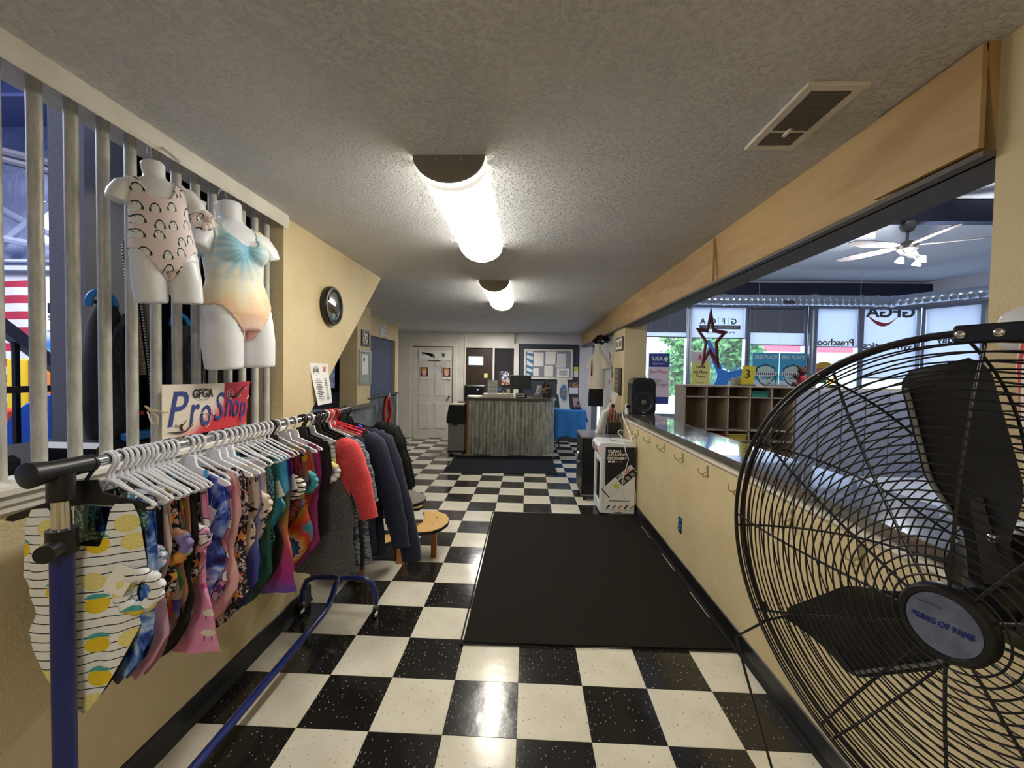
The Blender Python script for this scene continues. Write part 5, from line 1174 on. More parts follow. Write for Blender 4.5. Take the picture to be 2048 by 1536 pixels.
# ---- garment patterns (local x across, z down from the rail)
def vel(name, a, b=None, rough=.7, sheen=.4):
    b = b or a
    return mat(name, lambda c: c.mix(H(a), H(b), c.noise(14, 3, vec=c.vec(c.x*3, c.y, c.z)).smooth(.35, .65)), rough, sheen=sheen)
def p_lemon(c):
    zz = c.z + (c.noise(8, 2)-.5)*.012
    line = ((zz/.0225).frac()-.5).abs().lt(.06)
    base = c.mix(H('eceef0'), H('14151f'), line)
    d, p, col = c.voro(12.5, .55, vec=c.xz, dim='2D')
    lx = c.x - p[0]; lz = c.z - p[1]
    r = ((lx/.026)*(lx/.026) + (lz/.023)*(lz/.023)).sqrt()
    yel = c.mix(c.mix(H('e9dc86'), H('f3eeb4'), ((lx.atan2(lz)*4).sin().abs().lt(.25))*r.lt(.8)), H('e8c92a'), col[0].gt(.55))
    base = c.mix(base, yel, r.lt(1))
    leaf = (lz.gt(.016))*r.lt(1.25)*col[0].gt(.55)
    return c.mix(base, H('4ba7a6'), leaf)
def p_penguin(c):
    sx = c.x + .35*c.y
    d, p, col = c.voro(19.5, .42, vec=c.vec(c.x*1.1+c.y*.5, c.z, 0), dim='2D')
    lx = c.x*1.1+c.y*.5 - p[0]; lz = c.z - p[1]
    def el(px, pz, rx, rz): return (((lx-px)/rx)*((lx-px)/rx) + ((lz-pz)/rz)*((lz-pz)/rz)).lt(1)
    dark = el(0, .0015, .0128, .0178).max(el(.0135, -.004, .0028, .0075)).max(el(-.0135, -.004, .0028, .0075))
    white = el(0, -.0008, .0110, .0152)
    out = c.mix(c.mix(H('efe0e0'), H('23232b'), dark), H('efeee9'), white)
    body = white
    eye = body*((lx.abs()-.004).abs().lt(.0012))*((lz-.0075).abs().lt(.0012))
    return c.mix(out, H('3a3a44'), eye)
def p_tiedye(cx, cz, cols, k=60, sp=7):
    def f(c):
        dx = c.x-cx; dz = c.z-cz; r = (dx*dx+dz*dz).sqrt(); a = dx.atan2(dz)
        v = r*k*.16 + (a*sp).sin()*.09 + (c.noise(30, 3)-.5)*.35
        return c.ramp(v.frac(), cols)
    return f
RB = [(0, H('2b2a2a')), (.12, H('3aa7b0')), (.3, H('2f8fa8')), (.4, H('e8e3da')), (.5, H('e0b23a')), (.68, H('d8662c')), (.82, H('c23a3a')), (.92, H('e8e0d0')), (1, H('3aa7b0'))]
def p_td2(c):
    # two stacked spirals
    zz = ((c.z+.10)/.19).frac()*.19-.095; dx = c.x-.035; r = (dx*dx+zz*zz).sqrt(); a = dx.atan2(zz)
    v = (r*8.2 + (a*11).sin()*.035 + (c.noise(40, 2)-.5)*.10).clamp()
    return c.ramp(v, [(0, H('e6f0ee')), (.1, H('3fb3b8')), (.28, H('1f7f9a')), (.36, H('2a2a30')), (.42, H('e9e4d2')), (.52, H('e3b53a')), (.68, H('db6a2c')), (.85, H('c9403a')), (1, H('3a9aa5'))])
def p_galaxy(c): return c.ramp(c.noise(11, 4, dist=1.4), [(.30, H('0b0d20')), (.42, H('16246a')), (.5, H('2f5fc0')), (.58, H('8fb3e6')), (.66, H('eef1f6'))])
def p_pinkdye(c): return c.ramp((c.z*-1.7 - .05 + (c.noise(12, 3)-.5)*.5).clamp(), [(0, H('e9dcc4')), (.25, H('e6c3a4')), (.4, H('e6c7c8')), (.6, H('d79fae')), (.8, H('dcaab8')), (1, H('c78aa2'))])
def p_star(bg1, bg2, sc=14, size=.020):
    def f(c):
        base = c.mix(H(bg1), H(bg2), c.noise(34, 4, dist=2).smooth(.50, .60))
        d, p, col = c.voro(sc, .6, vec=c.xz, dim='2D'); lx = c.x-p[0]; lz = c.z-p[1]
        r = (lx*lx+lz*lz).sqrt(); a = lx.atan2(lz) + col[0]*6
        k = (((a*5/(2*pi)).frac()-.5).abs()*2)
        st = r.lt((k*k*.62+.38)*size)
        return c.mix(base, c.mix(H('f0c24a'), H('ee7a5a'), (r/size).clamp()), st)
    return f
def p_llama(c):
    base = c.mix(H('e28fc0'), H('e8a3c8'), c.noise(10, 2).smooth(.4, .6))
    d, p, col = c.voro(13, .8, vec=c.xz, dim='2D'); lx = c.x-p[0]; lz = c.z-p[1]
    body = ((lx/.022)*(lx/.022)+(lz/.012)*(lz/.012)).lt(1)*col[0].gt(.35)
    leg = ((lx.abs()-.012).abs().lt(.0018))*(lz+.018).abs().lt(.008)*col[0].gt(.35)
    out = c.mix(base, c.mix(H('e9e0d6'), H('a8a3a6'), col[1].gt(.5)), body)
    return c.mix(c.mix(out, H('33243a'), leg), H('d1508f'), d.lt(.12)*col[0].lt(.35))
def p_unicorn(c):
    d, p, col = c.voro(20, .9, vec=c.xz, dim='2D')
    out = c.mix(H('dd8fb4'), H('e3a6c2'), c.noise(10, 2).smooth(.4, .6))
    out = c.mix(out, c.mix(H('efe6ea'), H('7a4a90'), col[0].gt(.6)), d.lt(.34))
    return c.mix(out, H('3a3050'), (d-.34).abs().lt(.03))
def p_ombre(c): return c.ramp((c.z*-1.5 - .11 + (c.noise(9, 3)-.5)*.12).clamp(), [(0, H('5a3a9a')), (.2, H('3a2f7a')), (.38, H('8a8a4a')), (.5, H('d58a4a')), (.66, H('d0527a')), (.82, H('b83aa0')), (.93, H('4a55c0')), (1, H('3a86d8'))])
def p_seq(a, b):
    def f(c):
        d, p, col = c.voro(170, 1, vec=c.xz, dim='2D'); return c.mix(H(a), H(b), col[0].gt(.62))
    return f
def p_heather(c): return c.mix(H('8a9099'), H('3c424c'), c.noise(60, 2, vec=c.vec(c.x*.5, c.y*.5, c.z*2.5)).smooth(.45, .55))
def p_holo(c): return c.ramp(c.noise(16, 3, dist=2), [(.3, H('3f86b8')), (.42, H('a9d3e0')), (.5, H('e6c3cf')), (.58, H('6fa9d8')), (.7, H('e8e6ee'))])
def p_dino(c):
    d, p, col = c.voro(26, 1, vec=c.xz, dim='2D')
    return c.ramp(col[0], [(0, H('d8b93a')), (.3, H('c2453a')), (.5, H('3a7f6a')), (.7, H('e3c9a8')), (.9, H('4a4a9a'))])
def p_stripes(c): return c.mix(H('e6e0d2'), H('1a1a20'), ((c.z/.02).frac()).lt(.35))
def p_cream(c): return c.mix(H('ddc9b8'), H('1f1c20'), c.noise(26, 2, dist=2).gt(.63))
GM = {'lemon': mat('g_lemon', p_lemon, .6), 'teal': mat('g_teal_sequin', p_seq('24474a', '7fb0a8'), .35), 'galaxy': mat('g_galaxy', p_galaxy, .5), 'holo': mat('g_holo', p_holo, .3),
      'pinkdye': mat('g_pinkdye', p_pinkdye, .65, sheen=.3), 'dino': mat('g_dino', p_dino, .6), 'peach': vel('g_peach', 'd99a78', 'e0aa88'), 'black': mat('g_black', '100f12', .8, sheen=.2),
      'starblack': mat('g_starblack', p_star('141316', 'd8d6da', 14, .024), .55), 'llama': mat('g_llama', p_llama, .6), 'unicorn': mat('g_unicorn', p_unicorn, .6), 'blush': vel('g_blush', 'd9a8a8', 'e3bab5', .6),
      'peri': mat('g_periwinkle', lambda c: c.ramp((c.z*-1.9-.1+(c.noise(9, 3)-.5)*.2).clamp(), [(0, H('a9b0d8')), (.5, H('8089cc')), (.75, H('5058b8')), (1, H('2f3a9a'))]), .3, sheen=.2), 'cream': mat('g_cream', p_cream, .6),
      'green': vel('g_green', '1f4a30', '2f6a44', .45), 'greenseq': mat('g_green_sequin', p_seq('1f3f48', '5f93a0'), .3), 'ombre': mat('g_ombre', p_ombre, .4), 'cyan': vel('g_cyan', '3aa0d0', '55b5e0', .5),
      'maroon': mat('g_maroon_sequin', p_seq('3a1216', '8a3a3a'), .35), 'tiedye': mat('g_tiedye', p_td2, .55), 'magenta': vel('g_magenta', 'a02a86', '8a2070', .6), 'stripes': mat('g_stripes', p_stripes, .6),
      'grey': mat('g_heather_grey', lambda c: c.mix(H('4a4a4d'), H('5e5e60'), c.noise(120, 2).smooth(.4, .6)), .85, sheen=.3), 'red': mat('g_red', lambda c: c.mix(H('cf3a40'), H('da4a4c'), c.noise(90, 2).smooth(.4, .6)), .85, sheen=.3),
      'heather': mat('g_marl', p_heather, .85), 'navy': vel('g_navy', '0d142b', '121b38', .8, .1), 'blackj': mat('g_blackjacket', '0a0a0c', .75, spec=.2), 'penguin': mat('g_penguin', p_penguin, .6)}
def lerpk(t, ks):
    for (a, va), (b_, vb) in zip(ks, ks[1:]):
        if t <= b_:
            f = (t-a)/(b_-a) if b_ > a else 0; f = f*f*(3-2*f); return va+(vb-va)*f
    return ks[-1][1]
def sstep(a, b_, x): f = max(0, min(1, (x-a)/(b_-a))); return f*f*(3-2*f)
def garment(name, y, M, label, w=.115, waist=.085, hip=.10, L=.47, cut=.15, neck=.10, arm=.13, th=.016, yaw=0, xoff=0, z0=-.088, flare=None, seed=0, cat='leotard', group=None, wr=.004, Mb=None, nu=22, nt=20, slope=.022):
    root = thing(name, (RX+xoff, y, RZ), label, cat, group, rot=(0, 0, radians(yaw)))
    rn = random.Random(seed+int(y*1000)); ph = [rn.uniform(0, 6.28) for _ in range(4)]
    flare = flare or hip
    ks = [(0, w), (.18, w*.93), (.5, waist), (.82, hip), (1, flare)]
    def pt(u, tt, s):
        hw = lerpk(tt, ks); au = abs(u)
        zt = z0 - slope*au - neck*(1-sstep(.28, .52, au)) - arm*sstep(.86, 1.0, au)**1.2
        zb = z0 - L + cut*au**1.4
        z = zt + (zb-zt)*tt
        x = u*hw
        wv = wr*(sin(6*u+9*tt+ph[0])+.6*sin(11*u-5*tt+ph[1])) * (.3+.7*tt)
        yy = s*th*sqrt(max(0, 1-au**2.2)) + wv
        return (x + .006*sin(4*tt*3+ph[2])*tt, yy, z)
    b = MB()
    b.grid(lambda i, j: pt(-1+2*i, j, -1), nu, nt); b.mi(1).grid(lambda i, j: pt(1-2*i, j, 1), nu, nt)
    o = b.build('fabric', [M, Mb or M], root, 80, local=True)
    return root
def scrunchie(root, x, z, M, r=.032, yo=-.035):
    b = MB(); pts = []; rs = []
    for i in range(72):
        a = 2*pi*i/72; pts.append((x+r*cos(a), yo+.004*sin(a*9), z+r*1.1*sin(a))); rs.append(.0155+.0032*sin(a*11))
    b.tube(pts, rs, 8, closed=True); b.build('scrunchie', M, root, 80, local=True)
def price_tag(root, x, z, rot=.3, w=.042, h=.055, yo=-.045):
    Mx = Matrix.Translation((x, yo, z)) @ Matrix.Rotation(rot, 4, 'Y'); b = MB().box(-w/2, w/2, 0, .001, -h, 0)
    b.v = [tuple(Mx @ Vector(v)) for v in b.v]; b.build('price_tag', M_paper, root, local=True)
    b = MB().tube([(x, yo, z), (x-.01, yo+.015, z+.03)], .0006, 4); b.build('tag_string', M_paper, root, local=True)
def straps(root, M, w=.05, z1=-.09, z2=-.2):
    for s in (-1, 1):
        MB().sheet(lambda u, v: ((s*(w+.012*v)+.014*(u-.5), -.012-.008*sin(pi*v), z1+(z2-z1)*v), (0, -1, 0)), 2, 8, .002).build('strap', M, root, 60, local=True)
def sleeves(root, M, w, L=.3, drop=.9, z=-.11, r0=.055, r1=.04, name='sleeve'):
    for s in (-1, 1):
        k_ = .28 if s > 0 else .0; e = Vector((s*(w+L*k_), .01, z-L*drop))
        pts = [Vector((s*w*.72, 0, z-.02)), Vector((s*(w+.01), 0, z-.05)), Vector((s*(w+L*k_*.57), .004, z-L*.45)), e]
        rk = random.Random(int(w*999)+s); P_ = []; R_ = []
        for q in range(3):
            for i in range(5):
                f = i/5; P_.append(pts[q].lerp(pts[q+1], f) + Vector((rk.uniform(-.005, .005), rk.uniform(-.008, .008), 0))); g0 = [r0*.8, r0, (r0+r1)/2, r1]; R_.append((g0[q]+(g0[q+1]-g0[q])*f)*rk.uniform(.9, 1.06))
        P_.append(pts[3]); R_.append(r1)
        b = MB(); b.tube(P_, R_, 14); b.v = [(x, y*.5, zz) for x, y, zz in b.v]
        b.build(name, M, root, 80, local=True)
ls = 'leotards on the rack'
# nearest first
hang('b', -.640, 20, 'white leotard with stripes and lemons')
g = garment('leotard', -.640, GM['lemon'], 'white leotard with black stripes and lemons, nearest on the rack', w=.125, waist=.105, hip=.112, L=.545, cut=.20, neck=.115, arm=.16, yaw=20, xoff=.0, group=ls, Mb=mat('black_lining', '0e0e10', .8), th=.02)
scrunchie(g, .12, -.33, GM['lemon'], .04, -.03); price_tag(g, .105, -.26, .5, .05, .07)
seq = [  # y, hanger, key, kwargs, label, extras
 (-.615, 'w', 'teal', dict(L=.45, w=.11), 'dark teal sequin leotard directly behind the lemon one', 's'),
 (-.600, 'w', 'galaxy', dict(L=.53, w=.118), 'blue and white tie-dye leotard with cyan straps near the rack front', 'c'),
 (-.575, 'w', 'holo', dict(L=.42, w=.112), 'shiny pastel patchwork leotard behind the blue tie-dye one', 'r'),
 (-.555, 'w', 'black', dict(L=.40, w=.11), 'short black leotard among the first white hangers', ''),
 (-.535, 'w', 'pinkdye', dict(L=.56, w=.125, waist=.10, hip=.115), 'peach to pink tie-dye leotard, longest of the front group', ''),
 (-.515, 'w', 'starblack', dict(L=.44, w=.11), 'black leotard with orange stars behind the peach tie-dye one', ''),
 (-.498, 'w', 'dino', dict(L=.53, w=.115), 'yellow red and green patterned leotard with a ruffled scrunchie', 'R'),
 (-.480, 'w', 'green', dict(L=.48, w=.112), 'dark green velvet leotard between patterned and peach ones', ''),
 (-.463, 'w', 'peach', dict(L=.50, w=.12), 'plain peach leotard left of the long black one', ''),
 (-.440, 'w', 'black', dict(L=.56, w=.128, waist=.115, hip=.12), 'long plain black leotard right of the peach one', ''),
 (-.420, 'w', 'starblack', dict(L=.45, w=.112), 'black leotard with orange stars left of the pink tank', ''),
 (-.398, 'w', 'unicorn', dict(L=.42, w=.115), 'pink leotard with small animal print behind the pink tank', 'r'),
 (-.378, 'w', 'llama', dict(L=.57, w=.10, waist=.10, hip=.135, flare=.15, cut=.015), 'bright pink flared tank with llama print', ''),
 (-.318, 'W', 'galaxy', dict(L=.47, w=.125), 'blue galaxy leotard with cyan neck trim', 'c'),
 (-.293, 'w', 'unicorn', dict(L=.52, w=.125), 'pink unicorn print leotard right of the blue galaxy one', 't'),
 (-.272, 'w', 'blush', dict(L=.56, w=.13, waist=.11, hip=.125), 'blush pink velvet leotard left of the black star one', ''),
 (-.210, 'W', 'starblack', dict(L=.60, w=.13, waist=.12, hip=.13), 'long black and white leotard with large orange stars', ''),
 (-.175, 'W', 'cream', dict(L=.44, w=.125), 'cream leotard with dark sprigs right of the long star one', ''),
 (-.138, 'W', 'peri', dict(L=.60, w=.13, waist=.118, hip=.13), 'glossy periwinkle leotard in the middle of the rack', ''),
 (-.112, 'w', 'cream', dict(L=.42, w=.12), 'cream sprigged leotard with a ruffled scrunchie and tag', 'R'),
 (-.085, 'w', 'greenseq', dict(L=.38, w=.125), 'blue green sequin top right of the periwinkle leotard', ''),
 (-.060, 'w', 'green', dict(L=.60, w=.13, waist=.11, hip=.12), 'long shiny dark green leotard in the middle of the rack', ''),
 (-.035, 'w', 'teal', dict(L=.52, w=.125), 'teal sequin leotard right of the long green one', ''),
 (-.010, 'w', 'cyan', dict(L=.38, w=.13), 'plain cyan leotard left of the rainbow ombre one', 't'),
 (.020, 'w', 'black', dict(L=.60, w=.12), 'long black leotard peeking below the green one', ''),
 (.050, 'w', 'ombre', dict(L=.61, w=.115, waist=.11, hip=.14, flare=.155, cut=.02), 'rainbow ombre flared tank ending in blue', 't'),
 (.080, 'w', 'magenta', dict(L=.42, w=.125), 'short magenta leotard behind the ombre tank', ''),
 (.110, 'w', 'maroon', dict(L=.42, w=.13), 'dark maroon sequin leotard left of the rainbow spiral one', 't'),
 (.137, 'b', 'stripes', dict(L=.36, w=.12), 'cream and black striped top beside the maroon sequins', 'R'),
 (.166, 'w', 'dino', dict(L=.40, w=.13), 'small multicolour patterned leotard before the rainbow spiral one', ''),
 (.230, 'W', 'tiedye', dict(L=.60, w=.145, waist=.12, hip=.14), 'rainbow spiral tie-dye leotard with tag and scrunchie', 'RT'),
 (.300, 'W', 'magenta', dict(L=.62, w=.145, waist=.13, hip=.14), 'long magenta velvet leotard behind the rainbow spiral one', ''),
 (.372, 'b', 'black', dict(L=.60, w=.15, waist=.13, hip=.14), 'plain black leotard before the grey shirt', ''),
 (.396, 'b', 'lemon', dict(L=.34, w=.14), 'small lemon striped top with ties before the grey shirt', 'R'),
]
for i, (y, hk, key, kw, lab, ex) in enumerate(seq):
    if y < -.37: y = -.585+(y+.615)*.873
    rn = random.Random(i); yaw = rn.uniform(-13, -3) if hk in 'wW' else rn.uniform(-8, 2)
    hang(hk, y, yaw, lab); kw = dict(kw); kw['w'] *= 1.08
    if 'waist' not in kw: kw['waist'] = kw['w']*.78; kw['hip'] = kw['w']*.88
    g = garment('leotard' if 'tank' not in lab and 'top' not in lab else 'tank_top', y, GM[key], lab, yaw=yaw+rn.uniform(-3, 3), xoff=.012+rn.uniform(-.01, .012), seed=i, group=ls, th=.012, cat='leotard' if 'tank' not in lab and 'top' not in lab else 'top', **kw)
    if 'c' in ex: straps(g, GM['cyan'], .06, -.085, -.24)
    if 's' in ex: straps(g, GM['green'], .05, -.085, -.2)
    if 'r' in ex: scrunchie(g, kw['w']*.78, -.27, GM[key], .028, -.02)
    if 'R' in ex: scrunchie(g, kw['w']*.85, -.26, GM[key], .034, -.022)
    if 't' in ex or 'T' in ex: price_tag(g, kw['w']*.72, -.20, rn.uniform(-.5, .5), .05, .065)
# empty flat hangers between groups and shirts at the far end
for y, k, a, who in ((.455, 'W', -8, 'dark grey shirt with red raglan sleeves'), (.51, 'b', -6, 'grey marl long shirt'), (.55, 'b', -4, 'navy shirt between two grey marl shirts'), (.60, 'b', -8, 'grey marl shirt nearer the navy jacket'), (.625, 'W', -6, '=hanging empty just before the red hangers')): hang(k, y, a, who)
jk = 'shirts and jackets at the rack end'
g = garment('raglan_shirt', .455, GM['grey'], 'dark grey shirt with bright red raglan sleeves and white lettering', w=.20, waist=.215, hip=.225, L=.70, cut=.01, neck=.05, arm=.10, th=.03, yaw=-8, xoff=.03, group=jk, cat='shirt', z0=-.10, slope=.03)
sleeves(g, GM['red'], .185, .40, .95, -.12, .07, .052)
text('lettering', 'GFGA', .05, M_paper, frame((.02, -.032, -.27), (1, 0, 0), (0, 0, 1)), g, width=.12, bold=.02, local=True)
for s in (-1, 1): MB().sheet(lambda u, v: ((s*(.06+.145*u), -.016-.018*sin(pi*v)*(1-u), -.125-.02*u-.01-v*(.22*u+.02)), (0, -1, 0)), 8, 8, .002).build('raglan_yoke', GM['red'], g, 80, local=True)
g = garment('marl_shirt', .51, GM['heather'], 'grey marl long shirt behind the raglan one', w=.20, waist=.21, hip=.22, L=.74, cut=.01, neck=.06, th=.025, yaw=-6, xoff=.035, group=jk, cat='shirt', z0=-.10); sleeves(g, GM['heather'], .18, .34, .95, -.12, .06, .045)
g = garment('navy_shirt', .55, GM['navy'], 'navy shirt between two grey marl shirts', w=.20, waist=.21, hip=.215, L=.74, cut=.01, neck=.06, th=.025, yaw=-4, xoff=.04, group=jk, cat='shirt', z0=-.10)
g = garment('marl_shirt', .60, GM['heather'], 'grey marl shirt nearer the navy jacket', w=.21, waist=.22, hip=.23, L=.72, cut=.01, neck=.06, th=.025, yaw=-8, xoff=.05, group=jk, cat='shirt', z0=-.10)
for y, k, a, who in ((.643, 'r', -4, '=hanging empty, nearest of the red cluster'), (.66, 'r', -10, 'navy zip jacket with hanging sleeves'), (.68, 'p', -6, '=among the red hangers at the rack end'), (.70, 'r', -5, '=hanging empty between the two navy jackets'), (.735, 'r', -12, 'navy jacket with the widest sleeves'), (.755, 'r', 0, '=hanging empty, farthest of the red cluster')): hang(k, y, a, who)
g = garment('navy_jacket', .66, GM['navy'], 'navy zip jacket with hanging sleeves on a red hanger', w=.21, waist=.22, hip=.225, L=.68, cut=.01, neck=.04, th=.035, yaw=-10, xoff=.07, group=jk, cat='jacket', z0=-.10); sleeves(g, GM['navy'], .20, .62, .98, -.12, .075, .055)
g = garment('navy_jacket', .735, GM['navy'], 'navy jacket at the back, widest sleeves of the rack', w=.22, waist=.23, hip=.24, L=.72, cut=.01, neck=.04, th=.035, yaw=-12, xoff=.08, group=jk, cat='jacket', z0=-.10); sleeves(g, GM['navy'], .21, .72, .98, -.12, .08, .06)
for y, a, lab in ((.90, -10, 'black jacket hung outside the rack end post'), (.925, -6, 'second black jacket hung outside the rack end post')):
    hang('B', y-.01, a, lab)
    g = garment('black_jacket', y, GM['blackj'], lab, w=.23, waist=.24, hip=.24, L=.46, cut=.01, neck=.03, th=.035, yaw=a, xoff=.06, group=jk, cat='jacket', z0=-.085); sleeves(g, GM['blackj'], .21, .40, .95, -.10, .075, .055)
    MB().tube([(-.1, -.037, -.10), (.1, -.037, -.11)], .004, 6).build('red_piping', GM['red'], g, 60, local=True)
MB().tube([(-1.12, .845, 1.135), (-.93, .84, 1.13)], .004, 6).build('clip_bar', M_chrome, label='chrome clip bar poking out at the rack end', cat='hanger bar')
MB().prism([(-1.015, 1.09), (-.985, 1.09), (-.98, 1.14), (-1.0, 1.155), (-1.02, 1.14)], .83, .85, 'y').build('blue_clip', mat('blue_clip', '2a3aa8', .4), label='blue plastic clip on the chrome bar at the rack end', cat='clip')
# ================================================================ display torsos on the grille
def remesh(mb, voxel, smooth=6):
    me = mb.mesh('tmp', M_wpl); o = bpy.data.objects.new('tmp', me); COL.objects.link(o)
    m_ = o.modifiers.new('r', 'REMESH'); m_.mode = 'VOXEL'; m_.voxel_size = voxel
    s_ = o.modifiers.new('s', 'SMOOTH'); s_.iterations = smooth; s_.factor = .5
    dg = bpy.context.evaluated_depsgraph_get(); dg.update()
    r = bpy.data.meshes.new_from_object(o.evaluated_get(dg)); bpy.data.objects.remove(o); bpy.data.meshes.remove(me)
    return r
def torso(S, bust, hipk=1.0, waistk=1.0):
    b = body_rings([(0, 0, .17, .135*hipk, .085), (0, 0, .24, .150*hipk, .098), (0, 0, .30, .138*hipk, .092), (0, 0, .38, .112*waistk, .08), (0, 0, .46, .118, .086), (0, 0, .53, .128, .088), (0, .004, .585, .132, .075), (0, .008, .615, .10, .058), (0, .01, .635, .055, .048)], 28)
    for s in (-1, 1):
        b.add(*(lambda q: (q.v, q.f))(body_rings([(s*.078, 0, .0, .066, .072), (s*.076, 0, .01, .07, .076), (s*.076, 0, .12, .076*hipk, .084), (s*.07, 0, .22, .075*hipk, .085)], 24)))
        if bust: b.ball((s*.052, -.055, .505), (.058, .055, .055), 16, 12)
        b.tube([(s*.09, 0, .58), (s*.125, -.004, .565), (s*.152, -.01, .525), (s*.162, -.012, .495)], [.045, .05, .05, .047], 16)
    b.tube([(0, .008, .60), (0, .01, .65), (0, .014, .705), (0, .016, .715)], [.054, .047, .052, .05], 18)
    b.v = [(x*S, y*S, z*S) for x, y, z in b.v]; return b
def offset_faces(me, keep, d):
    me.update(); vn = [v.normal.copy() for v in me.vertices]; b = MB(); mp = {}; fs = []; vs = []
    for p in me.polygons:
        if keep(p.center):
            f = []
            for i in p.vertices:
                if i not in mp: mp[i] = len(vs); vs.append(me.vertices[i].co + vn[i]*d)
                f.append(mp[i])
            fs.append(tuple(f))
    b.add(vs, fs); return b
def display(S, bust, loc, theta, M, lab1, lab2, vox, lean, hipk=1.0, waistk=1.0):
    me = remesh(torso(S, bust, hipk, waistk), vox); me.materials.clear(); me.materials.append(M_wpl)
    me.polygons.foreach_set('use_smooth', [True]*len(me.polygons))
    rot = (radians(lean[0]), radians(lean[1]), radians(theta))
    root = thing('display_torso', loc, lab1, 'mannequin', rot=rot)
    link('torso_form', me, root, local=True)
    hk = MB().tube([(0, .016*S, .70*S), (0, .02*S, .70*S+.04), (.005, .035, .70*S+.07), (0, .06, .70*S+.08), (0, .075, .70*S+.06)], .003, 6); hk.build('wire_hook', M_chrome, root, 60, local=True)
    def keep(p):
        x, y, z = p.x/S, p.y/S, p.z/S; ax = abs(x)
        if z < .125 + 1.35*max(0, ax-.018)**.92*.95 and z < .27: return False
        if ax > .112 + .05*max(0, (.50-z))*3: return False if z > .44 else ax < .2
        nz = .60 - .075*(1-sstep(.03, .085, ax)) + (.02 if y > 0 else 0)
        if z > nz + .03*sstep(.05, .09, ax): return False
        return True
    lo = thing('display_leotard', loc, lab2, 'leotard', rot=rot)
    lm = offset_faces(me, keep, .0045).mesh('leotard_fabric', M, 180)
    o = link('leotard_fabric', lm, lo, local=True); so = o.modifiers.new('thick', 'SOLIDIFY'); so.thickness = .004; so.offset = -1
    return root, lo
def p_pastel(c):
    r = ((c.x+.02)*(c.x+.02)+(c.z-.51)*(c.z-.51)).sqrt(); a = (c.x+.02).atan2(c.z-.51)
    v = (r*1.85 + (a*17).sin()*.035 + (c.noise(22, 3, dist=1)-.5)*.18).clamp()
    return c.ramp(v, [(0, H('6fb8d8')), (.12, H('a8d3e0')), (.24, H('e6e6d8')), (.36, H('ece3c0')), (.48, H('f0c9a0')), (.62, H('f0cfc0')), (.78, H('e8b0b4')), (1, H('d9a0c0'))])
GM['pastel'] = mat('g_pastel', p_pastel, .55)
r1, l1 = display(.67, False, (-1.275, -.185, 1.715), 50, GM['penguin'], 'small white display torso hung on the grille, under the penguin print leotard', 'pale pink leotard with penguin print on the small torso', .0042, (3, -6), .98, 1.12)
scrunchie(l1, .125, .31, GM['penguin'], .022, .0); price_tag(l1, .13, .38, .2, .03, .05, .0)
r2, l2 = display(1.0, True, (-1.265, .175, 1.485), 70, GM['pastel'], 'larger white display torso hung on the grille above the shop sign', 'pastel tie-dye leotard on the larger torso', .006, (0, -4))
MB().tube([(-1.33, -.155, 2.285), (-1.30, -.15, 2.262), (-1.285, -.13, 2.245)], .006, 6).build('white_clip', M_wpl, label='white plastic hanger clip above the small torso', cat='clip', smooth=60)
# ================================================================ children's table with attached seats
ctx, cty = -1.13, 1.62
t = thing('kids_table', (ctx, cty, 0), 'low grey wavy kids table with attached wooden seats behind the rack', 'table')
prof = [(ctx+(.315+.035*cos(4*a))*cos(a), cty+(.36+.04*cos(4*a))*sin(a)) for a in [2*pi*i/48 for i in range(48)]]
MB().prism(prof, .445, .465, 'z').build('table_top', mat('granite_laminate', lambda c: c.mix(H('8d8580'), H('6d6661'), c.noise(160, 2).smooth(.4, .6)), .35), t)
MB().prism([(ctx+(x-ctx)*1.012, cty+(y-cty)*1.012) for x, y in prof], .438, .4625, 'z').build('edge_band', M_black, t)
M_maple = mat('maple_seat', lambda c: c.mix(H('d9b070'), H('cfa362'), c.noise(6, 3).smooth(.3, .7)), .35)
seat = [(-.83, 1.325), (-.76, 1.305), (-.68, 1.33), (-.62, 1.40), (-.59, 1.50), (-.595, 1.60), (-.64, 1.70), (-.72, 1.765), (-.80, 1.775), (-.845, 1.755), (-.82, 1.69), (-.795, 1.60), (-.79, 1.50), (-.815, 1.41), (-.845, 1.36)]
for k in range(4):
    A = Matrix.Translation((ctx, cty, 0)) @ Matrix.Rotation(pi/2*k, 4, 'Z') @ Matrix.Translation((-ctx, -cty+.075, 0))
    def tr(b): b.v = [tuple(A @ Vector(v)) for v in b.v]; return b
    s_ = tr(MB().prism(seat, .272, .292, 'z')).build('seat', M_maple, t)
    tr(MB().prism([(-.715+(x+.715)*1.02, 1.54+(y-1.54)*1.02) for x, y in seat], .266, .288, 'z')).build('seat_edge', M_black, s_)
    for (x, y) in ((-.70, 1.47), (-.70, 1.62)): tr(MB().cyl((x, y, .292), (x, y, .2935), .008, 10)).build('seat_bolt', M_black, s_)
    tr(MB().box(-.725, -.685, 1.525, 1.565, 0, .27)).build('seat_leg', M_wood, t)
    tr(MB().box(-1.0, -.70, 1.53, 1.56, .20, .262)).build('seat_arm', M_wood, t)
    tr(MB().box(-.96, -.91, 1.40, 1.45, 0, .44)).build('table_leg', M_wood, t)
